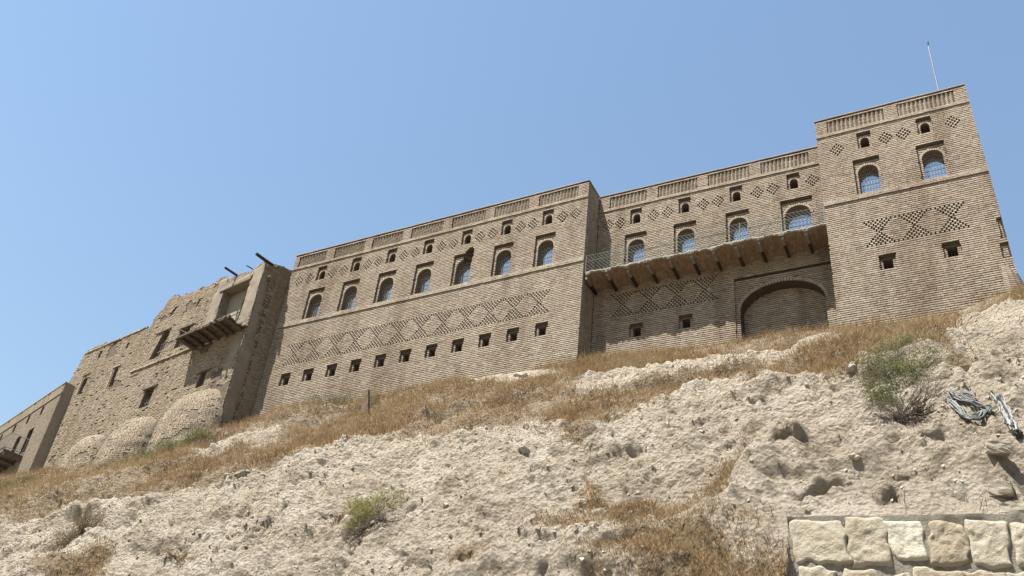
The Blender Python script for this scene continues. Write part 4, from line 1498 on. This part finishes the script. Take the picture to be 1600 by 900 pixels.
for si, (a, b, c, d, t) in enumerate(stone_quads):
    N = 26
    mb = MB()
    mx_, mz_ = (a[0] + b[0] + c[0] + d[0]) / 4, (a[1] + b[1] + c[1] + d[1]) / 4
    a, b, c, d = [(mx_ + (p[0] - mx_) * 1.15, mz_ + (p[1] - mz_) * 1.12) for p in (a, b, c, d)]
    u, v = [q.ravel() for q in np.meshgrid(np.arange(N + 1) / N, np.arange(N + 1) / N, indexing='ij')]
    x = (a[0] * (1 - u) + b[0] * u) * (1 - v) + (d[0] * (1 - u) + c[0] * u) * v
    z = (a[1] * (1 - u) + b[1] * u) * (1 - v) + (d[1] * (1 - u) + c[1] * u) * v
    cu, cv = np.abs(2 * u - 1), np.abs(2 * v - 1)
    e = np.maximum(cu, cv)
    rr = np.maximum((cu ** 20 + cv ** 20) ** (1 / 20.0), 1e-6)          # rounded corners
    k = np.where(e > 1e-6, e / rr, 1.0)
    x, z = mx_ + (x - mx_) * k, mz_ + (z - mz_) * k
    x = x + .085 * e * vnoise(z * 7 + si * 3, x * 7, 1)
    z = z + .085 * e * vnoise(x * 7 + si * 5, z * 7, 2)
    h = 0.030 * (1 - e ** 16) + (0.045 * fbm(x * 3.0 + si * 7, z * 3.0, 3, 3) + .024 * fbm(x * 13 + si * 7, z * 13, 3, 1)) * (1 - e ** 10) - 0.035 * e ** 30
    P = [tuple(q) for q in np.stack([x, WY - h, z], 1)]
    mb.V = P
    for i in range(N):
        for j in range(N):
            q = i * (N + 1) + j
            mb.F.append((q, q + N + 1, q + N + 2, q + 1))
            mb.T.append(t)
    me = mb.mesh('stone', smooth=True)
    me.transform(Matrix.Translation(-HW0))
    link('stone', me, 'limestone', hw)
mb = MB()
NX, NZ = 110, 40
X_, Z_ = np.meshgrid(np.linspace(-3.12, 2.6, NX), np.linspace(3.6, 6.40, NZ), indexing='ij')
D_ = WY + .02 - .035 * fbm(X_ * 3.4, Z_ * 3.4, 4, 2) - .03 * fbm(X_ * 11, Z_ * 11, 2, 3)
for i in range(NX):
    for j in range(NZ):
        mb.V.append((X_[i, j], D_[i, j] - (.02 if Z_[i, j] > 6.3 else 0), Z_[i, j] + (.03 * float(vnoise(X_[i, j] * 3, 1, 1)) if j == NZ - 1 else 0)))
for i in range(NX - 1):
    for j in range(NZ - 1):
        q = i * NZ + j
        mb.F.append((q, q + NZ, q + NZ + 1, q + 1)); mb.T.append(.5)
top0 = [mb.V[i * NZ + NZ - 1] for i in range(NX)]
for p, q in zip(top0, top0[1:]):
    mb.poly([p, q, (q[0], 14.62, q[2] + .04), (p[0], 14.62, p[2] + .04)])
for j in range(NZ - 1):
    p, q = mb.V[j], mb.V[j + 1]
    mb.poly([p, q, (q[0], 14.7, q[2]), (p[0], 14.7, p[2])])
me = mb.mesh('cement_core', smooth=True)
me.transform(Matrix.Translation(-HW0))
link('cement_core', me, 'cement', hw)

# ------------------------------------------------------------------ vegetation helpers
def blades(X, Y, n_per, hmin, hmax, width, spread, lean=0.35, seed=1, r_tuft=0.09):
    """Grass: n_per narrow bent blades round every plan point -> V, F, tint arrays."""
    g = np.random.default_rng(seed)
    n = len(X) * n_per
    ci = np.repeat(np.arange(len(X)), n_per)
    px_ = X[ci] + g.normal(0, r_tuft, n)
    py_ = Y[ci] + g.normal(0, r_tuft, n)
    B = surf(px_, py_)
    tuft = g.uniform(0.75, 1.25, len(X))[ci]
    h = g.uniform(hmin, hmax, n) * tuft
    az = g.uniform(0, 2 * np.pi, n)
    ln = np.abs(g.normal(0, lean, n))
    d = np.stack([np.cos(az) * ln, np.sin(az) * ln - 0.10, np.ones(n)], 1)
    d /= np.linalg.norm(d, axis=1)[:, None]
    bend = np.stack([np.cos(az), np.sin(az), -0.25 * np.ones(n)], 1) * (g.uniform(0, spread, n) * h)[:, None]
    wa = g.uniform(0, 2 * np.pi, n)
    wd = np.stack([np.cos(wa), np.sin(wa), np.zeros(n)], 1) * (width * g.uniform(.6, 1.4, n))[:, None]
    B = B - d * 0.04
    mid = B + d * (h * .55)[:, None] + bend * .3
    tip = B + d * h[:, None] + bend
    V = np.stack([B - wd * .5, B + wd * .5, mid + wd * .55, mid - wd * .55, tip], 1)
    i = np.arange(n) * 5
    F1 = np.stack([i, i + 1, i + 2, i + 3], 1)
    F2 = np.stack([i + 3, i + 2, i + 4], 1)
    tb = np.clip(g.beta(2.2, 2.2, n) * .7 + g.beta(2, 2, len(X))[ci] * .3, 0, 1)
    return V.reshape(-1, 3), F1, F2, tb

def join_mesh(name, chunks):
    Vs, Fl, Ts, off = [], [], [], 0
    loops, lens = [], []
    for V, F1, F2, t in chunks:
        Vs.append(V)
        loops += [(F1 + off).ravel(), (F2 + off).ravel()]
        lens += [np.full(len(F1), 4), np.full(len(F2), 3)]
        Ts += [t, np.clip(t + .3, 0, 1)]
        off += len(V)
    V = np.concatenate(Vs).astype(np.float32)
    L = np.concatenate(loops).astype(np.int32)
    ln = np.concatenate(lens)
    me = bpy.data.meshes.new(name)
    me.vertices.add(len(V))
    me.vertices.foreach_set('co', V.ravel())
    me.loops.add(len(L))
    me.loops.foreach_set('vertex_index', L)
    me.polygons.add(len(ln))
    me.polygons.foreach_set('loop_start', np.concatenate(([0], np.cumsum(ln)[:-1])).astype(np.int32))
    me.update(calc_edges=True)
    a = me.attributes.new('tint', 'FLOAT', 'FACE')
    a.data.foreach_set('value', np.concatenate(Ts).astype(np.float32))
    return me

def scatter(poly, dens, seed, key):
    g = np.random.default_rng(seed)
    P = np.array(poly)
    x0, y0 = P.min(0) - .6
    x1, y1 = P.max(0) + .6
    n = int((x1 - x0) * (y1 - y0) * dens)
    X, Y = g.uniform(x0, x1, n), g.uniform(y0, y1, n)
    sf_ = .32 if key in ('band', 'ledge', 'knoll', 'ruin', 'foot') else .12
    k = in_poly(*jitter(X + g.normal(0, sf_, n), Y + g.normal(0, sf_, n), key), poly)
    if key not in ('recess', 'arch', 'tower', 'gully', 'wallfoot'):
        for kb, b in BARE.items():
            k &= ~in_poly(*jitter(X, Y, kb), b)
    k &= (Y < 27.93) | ((X > -13.3) & (X < -4.2) & (Y < 29.0))
    thin = fbm(X * .7 + 11, Y * .7, 3, 1)
    k &= g.random(n) < (np.clip(1.0 + thin * 1.8, .15, 1) if key not in ('gully', 'foot', 'foot2', 'recess', 'arch') else 1.0)
    return X[k], Y[k]

chunks = []
DENS = {'wallfoot': 48, 'band': 66, 'ruin': 40, 'recess': 60, 'arch': 60, 'ledge': 60, 'knoll': 75, 'tower': 65, 'gully': 190, 'foot': 190, 'foot2': 150, 'foot3': 80, 'corner': 70, 'patch': 45, 'patch2': 45, 'strip': 45}
HGT = {'wallfoot': (.12, .42), 'ruin': (.10, .34), 'band': (.08, .40), 'recess': (.15, .36), 'arch': (.18, .45), 'ledge': (.12, .30), 'knoll': (.22, .52), 'tower': (.18, .42), 'gully': (.10, .26), 'foot': (.10, .30), 'foot2': (.07, .18), 'foot3': (.07, .18), 'corner': (.12, .3), 'patch': (.07, .18), 'patch2': (.06, .16), 'strip': (.08, .2)}
for i, (k, p) in enumerate(GRASS.items()):
    X, Y = scatter(p, DENS[k], 50 + i, k)
    h = HGT[k]
    chunks.append(blades(X, Y, 12, h[0], h[1], .009 if k in ('gully', 'foot', 'foot2', 'foot3', 'patch', 'patch2') else .0105, .7, lean=.6, seed=80 + i, r_tuft=.13))
# stray tufts over the bare slope
g_ = np.random.default_rng(5)
n = 900
Y = g_.uniform(13.2, 20.4, n)
X = g_.uniform(-1.6 * Y, .1 * Y + 1)
k = ((X < WALL_X - .1) | (Y > wall_y(X) + .3)) & (fbm(X * .5, Y * .6, 3, 4) > -.02)
chunks.append(blades(X[k], Y[k], 7, .04, .15, .012, .5, seed=6, r_tuft=.07))
o = link('dry_grass', join_mesh('dry_grass', chunks), 'drygrass')
tag(o, 'golden brown dry grass growing on the ledges of the slope', 'grass', kind='stuff')
# thin stalks growing over the top of the retaining wall
X = g_.uniform(-2.2, 1.0, 26)
Y = wall_y(X) + g_.uniform(.12, .45, 26)
o = link('dry_stalks', join_mesh('dry_stalks', [blades(X, Y, 2, .15, .42, .007, .7, lean=.5, seed=12, r_tuft=.05)]), 'deadtwig')
tag(o, 'thin dry stalks leaning over the top of the stone wall', 'stalks', kind='stuff')

# ------------------------------------------------------------------ loose clods and pebbles
def clods(n, seed, smin, smax, region):
    g = np.random.default_rng(seed)
    Y = g.uniform(13.0, 28.0, n * 2)
    X = g.uniform(-1.62 * Y - 1, .12 * Y + 1)
    ok = region(X, Y)
    X, Y = X[ok][:n], Y[ok][:n]
    m = len(X)
    c = surf(X, Y)
    s = smin * (smax / smin) ** (g.random(m) ** 4.5)
    base = BOXV * 2 - 1
    V = np.repeat(base[None], m, 0) * g.uniform(.45, 1.0, (m, 1, 3)) + g.uniform(-.42, .42, (m, 8, 3))
    V *= s[:, None, None]
    q = g.normal(size=(m, 4))
    q /= np.linalg.norm(q, axis=1)[:, None]
    w, x, y, z = q.T
    Rm = np.stack([np.stack([1 - 2 * (y * y + z * z), 2 * (x * y - z * w), 2 * (x * z + y * w)], 1), np.stack([2 * (x * y + z * w), 1 - 2 * (x * x + z * z), 2 * (y * z - x * w)], 1), np.stack([2 * (x * z - y * w), 2 * (y * z + x * w), 1 - 2 * (x * x + y * y)], 1)], 1)
    V = np.einsum('mij,mkj->mki', Rm, V) + (c + np.array([0, -.05, .05]) * s[:, None])[:, None, :]
    F = (BOXF6[None] + (np.arange(m) * 8)[:, None, None]).reshape(-1, 4)
    return V.reshape(-1, 3), F, np.repeat(g.beta(2.5, 2, m), 6)
def bare_region(X, Y):
    return ~grass_mask(X, Y) & ((X < WALL_X - .15) | (Y > wall_y(X) + .3)) & (Y < 27.4) & (np.random.default_rng(3).random(len(X)) < np.clip(.75 + 1.6 * fbm(X * .5, Y * .7, 3, 2), .15, 1)) & (np.random.default_rng(4).random(len(X)) < np.where(Y > 21, .5, 1))
V, F, t = clods(24000, 21, .006, .045, bare_region)
o = link('clods', mesh_np('clods', V, F, t), 'rock')
tag(o, 'crumbled pale clods and pebbles strewn over the bare slope', 'rubble', kind='stuff')

# single stones that stand out
def rock(X, Y, r, label, squash=(1, .8, .6), seed=1, mat='rock', up=-.15, name='rock', tint=.6):
    c = surf(np.array(X), np.array(Y))
    V, F = lump((0, 0, 0), r, seed, squash, 2)
    me = mesh_np(name, np.array(V), F, [tint] * len(F))
    o = link(name, me, mat, None, (float(c[0]), float(c[1]), float(c[2]) + r * up))
    o.rotation_euler = (random.uniform(-.3, .3), random.uniform(-.3, .3), random.uniform(0, 6))
    return tag(o, label, 'rock', 'stones lying on the slope')
rock(-4.45, 20.3, .14, 'pale rounded stone on the grass edge left of the green bush', seed=3, tint=.95)
rock(-2.62, 19.6, .16, 'pale angular stone just left of the big green bush', seed=4, tint=.8)
rock(-21.7, 25.9, .30, 'light stone half hidden in grass right of the wooden post', seed=5, tint=.8)
rock(-16.6, 26.6, .34, 'largest grey rock at the foot of the long brick house', seed=6, squash=(1.3, .8, .6), tint=.45)
rock(-15.0, 26.9, .22, 'small light rock right of the largest rock below the long house', seed=7, squash=(1.2, .8, .6), tint=.9)
rock(-9.6, 17.9, .13, 'stone jutting from the bare slope left of the gully', seed=8, tint=.5)
rock(-2.32, 16.2, .10, 'smooth pale pebble below the big green bush', seed=9, tint=1.0)
rock(-5.0, 24.4, .20, 'flat pale slab below the right end of the blind arch', seed=10, squash=(1.5, .8, .35), tint=.9)
rock(-26.0, 18.6, .22, 'stone at the upper edge of the bare slope above the dry bush', seed=11, squash=(1.4, .8, .5), tint=.7)

# half-buried squared block under the grass edge
def rough_block(w_, d_, h_, jit, tint, name):
    bm = bmesh.new()
    bmesh.ops.create_cube(bm, size=1.0)
    bmesh.ops.subdivide_edges(bm, edges=bm.edges[:], cuts=4, use_grid_fill=True)
    for v in bm.verts:
        p = v.co
        k = 1 - .35 * (abs(p.x * p.y) + abs(p.y * p.z) + abs(p.x * p.z)) / .75 * .6
        v.co = Vector((p.x * w_, p.y * d_, p.z * h_)) * k + Vector((random.uniform(-jit, jit), random.uniform(-jit, jit), random.uniform(-jit, jit)))
    me = mesh_np(name, np.array([v.co[:] for v in bm.verts]), [tuple(v.index for v in f.verts) for f in bm.faces], [tint] * len(bm.faces))
    bm.free()
    return me
c = surf(np.array(-20.2), np.array(19.75))
o = link('squared_block', rough_block(.8, .5, .2, .02, .1, 'squared_block'), 'rock', None, (float(c[0]), float(c[1]) + .22, float(c[2]) - .03), .12)
o.rotation_euler = (.25, -.16, .15)
tag(o, 'grey squared block half buried at the lower edge of the grass', 'block')

# stack of old adobe blocks at the right edge
for i, (x, y, w_, h_, dz, lab) in enumerate(((-.12, 15.95, .36, .2, .12, 'topmost adobe block in the eroded bank at the right edge'), (-.18, 15.62, .34, .22, .02, 'middle adobe block in the eroded bank at the right edge'), (-.05, 15.3, .40, .24, -.04, 'lowest adobe block in the eroded bank at the right edge'), (.36, 15.62, .34, .22, .05, 'adobe block at the far right of the eroded bank'))):
    c = surf(np.array(x), np.array(y))
    mb = MB()
    N = 7
    for ax in range(1):
        G = {}
    bm = bmesh.new()
    bmesh.ops.create_cube(bm, size=1.0)
    bmesh.ops.subdivide_edges(bm, edges=bm.edges[:], cuts=4, use_grid_fill=True)
    for v in bm.verts:
        p = v.co
        k = 1 - .12 * (abs(p.x) * abs(p.y) + abs(p.y) * abs(p.z) + abs(p.x) * abs(p.z))
        v.co = Vector((p.x * w_, p.y * .34, p.z * h_)) * k + Vector((random.uniform(-.012, .012), random.uniform(-.012, .012), random.uniform(-.012, .012)))
    me = mesh_np('adobe_block', np.array([v.co[:] for v in bm.verts]), [tuple(v.index for v in f.verts) for f in bm.faces], [.35 + .1 * i] * len(bm.faces))
    bm.free()
    o = link('adobe_block', me, 'rock', None, (float(c[0]), float(c[1]) - .02, float(c[2]) + dz))
    o.rotation_euler = (.15, random.uniform(-.08, .08), random.uniform(-.15, .25))
    tag(o, lab, 'adobe block', 'adobe blocks in the bank')

# ------------------------------------------------------------------ wooden post in the grass
c = surf(np.array(-19.45), np.array(24.3))
hp = thing('wooden_post', 'weathered wooden post standing alone in the dry grass', 'post', (float(c[0]), float(c[1]), float(c[2]) - .1))
bm = bmesh.new()
rings_ = 9
mb = MB()
for k in range(rings_):
    z = -.3 + 1.42 * k / (rings_ - 1)
    for (x, y) in ((-.13, -.07), (0, -.085), (.13, -.07), (.14, .06), (0, .08), (-.13, .07)):
        mb.V.append((x * (1 - .06 * k / 8) + random.uniform(-.012, .012) - .02 * k / 8, y + random.uniform(-.01, .01), z + (random.uniform(-.03, .03) if k == rings_ - 1 else 0)))
for k in range(rings_ - 1):
    for j in range(6):
        a, b = k * 6 + j, k * 6 + (j + 1) % 6
        mb.F.append((a, b, b + 6, a + 6)); mb.T.append(.35)
mb.F.append(tuple((rings_ - 1) * 6 + j for j in range(6))); mb.T.append(.8)
bm.free()
sub('shaft', mb.mesh('shaft'), 'postwood', hp)
hp.rotation_euler = (.05, -.16, .1)

# ------------------------------------------------------------------ shrubs
def shrub(name, label, X, Y, rx, ry, rz, n_leaf, leaf, leafmat, seed, twigs=90, twigmat='deadtwig', lift=0.5, clump=14, dead_low=0.0, down=0.0, cat='bush', group=None, offset=(0, 0)):
    g = np.random.default_rng(seed)
    c = surf(np.array(X), np.array(Y))
    root = thing(name, label, cat, (float(c[0]), float(c[1]), float(c[2])), group)
    # clump centres in a mound that follows the slope
    NRM = np.array([0, -.55, .83])
    def spread(n, lo=0.0):
        r_ = np.sqrt(g.random(n)) * 1.0
        th = g.uniform(0, 2 * np.pi, n)
        dx, dy = r_ * np.cos(th), r_ * np.sin(th)
        P = surf(X + dx * rx + offset[0], Y + dy * ry + offset[1])
        h = rz * np.sqrt(np.clip(1.05 - r_ ** 2, 0, 1)) * g.uniform(lo, 1.0, n)
        return P + NRM * h[:, None] - np.array(c)
    cc = spread(clump, lift)
    def above(P):
        Q = P + np.array(c)
        s_ = surf(Q[:, 0], Q[:, 1])
        dz = Q[:, 2] - s_[:, 2]
        P = P.copy()
        P[:, 2] += np.where(dz < .02, .02 - dz + .03 * g.random(len(P)), 0)
        return P
    tw = MB()
    for k in range(twigs):
        e = cc[g.integers(clump)] + g.normal(0, .18, 3) * np.array([rx, ry, rz])
        b = e * .35 + g.normal(0, .10, 3) * np.array([rx, ry, 0]) - NRM * rz * .4
        m = (b + e) * .5 + g.normal(0, .08, 3) * np.array([rx, ry, rz])
        pts = above(np.array([b, m, e]))
        tw.tube([tuple(p) for p in pts], .006, 3, t=float(g.random()), r1=.003, cap=False)
    sub('stems', tw.mesh('stems'), twigmat, root)
    ci = g.integers(0, clump, n_leaf)
    P = cc[ci] + g.normal(0, .24, (n_leaf, 3)) * np.array([rx, rx * .7, rz]) * g.uniform(.4, 1, (n_leaf, 1))
    P = above(P)
    a = g.normal(size=(n_leaf, 3)); a /= np.linalg.norm(a, axis=1)[:, None]
    b = np.cross(a, g.normal(size=(n_leaf, 3))); b /= np.linalg.norm(b, axis=1)[:, None]
    L = leaf * g.uniform(.6, 1.5, (n_leaf, 1))
    V = np.stack([P - a * L, P - b * L * .3, P + a * L, P + b * L * .3], 1).reshape(-1, 3)
    F = (np.arange(n_leaf) * 4)[:, None] + np.arange(4)[None]
    t = np.clip(g.beta(2, 2, n_leaf) * .6 + g.random(clump)[ci] * .4, 0, 1)
    if dead_low:
        low = (P[:, 2] < np.quantile(P[:, 2], dead_low))
        o = sub('leaves', mesh_np('leaves', V, F[~low], t[~low]), leafmat, root)
        sub('dead_leaves', mesh_np('dead_leaves', V, F[low], t[low]), 'deadtwig', root)
    else:
        sub('leaves', mesh_np('leaves', V, F, t), leafmat, root)
    return root
shrub('shrub', 'large green bush on the slope below the right wing', -1.6, 19.2, .9, 1.1, .42, 13000, .019, 'green', 31, twigs=200, clump=46, lift=.2)
shrub('dead_shrub', 'tangle of grey dead twigs hanging below the large green bush', -1.55, 17.75, .72, .85, .26, 1500, .014, 'deadtwig', 32, twigs=420, clump=22, lift=.1)
shrub('shrub', 'yellow green bush alone on the bare slope', -12.6, 16.6, .72, .55, .36, 7000, .018, 'yellowgreen', 33, twigs=60, clump=34, lift=.3)
shrub('dead_shrub', 'grey dead twigs at the right foot of the yellow green bush', -12.1, 16.05, .6, .5, .2, 1200, .014, 'deadtwig', 34, twigs=160, clump=20, lift=.1)
shrub('dry_tuft', 'small rusty brown tuft left of the yellow green bush', -13.35, 16.4, .32, .28, .14, 600, .016, 'drygrass', 35, twigs=60, clump=8, lift=.2, cat='tuft')
shrub('shrub', 'pale green bush against the foot of the long house, left of the post', -22.7, 26.2, 1.1, .9, .55, 3800, .026, 'palegreen', 36, twigs=120, clump=24, lift=.3)
shrub('shrub', 'small pale green bush right behind the wooden post', -20.4, 25.4, .5, .5, .40, 1100, .026, 'palegreen', 37, twigs=40, clump=10, lift=.3)
shrub('shrub', 'low spreading green bush under the rounded bastions of the ruin', -28.7, 24.7, 1.8, 1.0, .55, 9000, .026, 'green', 38, twigs=120, clump=34, lift=.3)
shrub('shrub', 'small green bush left of the spreading bush by the ruin', -31.2, 24.2, 1.1, .7, .26, 2000, .026, 'palegreen', 39, twigs=60, clump=14, lift=.3)
shrub('dry_shrub', 'straw coloured dry bush at the lower left', -22.4, 17.1, .85, .6, .50, 4200, .018, 'straw', 40, twigs=260, twigmat='straw', clump=24, lift=.2)
shrub('dry_shrub', 'faded olive weeds at the far left of the grass band', -36.6, 23.3, 1.8, 1.3, .28, 4200, .026, 'palegreen', 41, twigs=100, twigmat='straw', clump=26, lift=.3)
shrub('dry_tuft', 'rusty tuft on the bare slope right of centre, above the small one', -8.6, 18.5, .55, .5, .15, 900, .016, 'drygrass', 42, twigs=160, twigmat='drygrass', clump=16, lift=.1, cat='tuft')
shrub('dry_tuft', 'small rusty tuft on the bare slope right of centre', -7.5, 16.4, .35, .3, .12, 500, .015, 'drygrass', 43, twigs=100, twigmat='drygrass', clump=10, lift=.1, cat='tuft')
shrub('dry_tuft', 'tiny brown tuft in the middle of the lower left slope', -17.0, 15.6, .32, .28, .12, 400, .015, 'drygrass', 44, twigs=90, twigmat='drygrass', clump=8, lift=.1, cat='tuft')

# ------------------------------------------------------------------ torn fabric caught on the slope
cB = surf(np.array(-.12), np.array(17.4)); cC = surf(np.array(.17), np.array(16.55))
root = thing('torn_fabric', 'torn grey and white fabric strips caught on the bank right of the large bush', 'fabric', (float(cB[0]), float(cB[1]), float(cB[2])))
org = np.array(root.location)
upn = Vector((0, -.68, .73))
vC = Vector(cC - org)
def strand(xa, ya, xb, yb, sag, lift_, r, t, mat, wob=.010, arch_=.05):
    f = np.linspace(0, 1, 15)
    X_s = xa + (xb - xa) * f + rng.normal(0, wob, 15)
    Y_s = ya + (yb - ya) * f - sag * np.sin(np.pi * f) ** .8 + rng.normal(0, wob, 15)
    base = np.stack([X_s, Y_s, np.interp(Y_s, PY, PZ)], 1)
    P_ = surf(X_s, Y_s)
    P_ = P_ * .6 + (base + np.array([0, -.68, .73]) * np.mean(P_[:, 2] - base[:, 2])) * .4
    P_ = P_ + np.array(upn) * (lift_ + arch_ * np.sin(np.pi * f))[:, None] - org
    mb = MB()
    mb.tube([tuple(p) for p in P_], r, 5, t=t)
    sub('strip', mb.mesh('strip', smooth=True), mat, root)
for q in range(33):
    sg = (q % 11) / 10.0
    if .32 < sg < .62: continue
    dark = q % 4 == 1
    strand(-.80 + random.uniform(-.02, .02), 18.0, -.10 + random.uniform(-.04, .04), 17.45,   .02 + sg * .62, .08 + random.uniform(-.02, .03), random.uniform(.008, .017), random.uniform(.1, .95), 'cloth_dark' if dark else 'cloth_pale')
for q in range(16):
    f = q / 15.0
    strand(-.02 + .16 * f, 17.75 - .2 * f, .10 + .14 * f, 16.75 - .25 * f, random.uniform(-.05, .06), .12 + random.uniform(-.03, .04), random.uniform(.009, .018), random.uniform(.4, 1), 'cloth_dark' if q % 5 == 2 else 'cloth_pale', wob=.014)
strand(-.12, 17.42, .10, 17.35, .05, .12, .014, .95, 'cloth_pale')
V, F = lump(tuple(vC + Vector((.07, -.03, .0)) + upn * .06), .075, 5, (1, 1, 1), 2)
sub('dark_knot', mesh_np('dark_knot', np.array(V), F, [.5] * len(F)), 'cloth_dark', root)
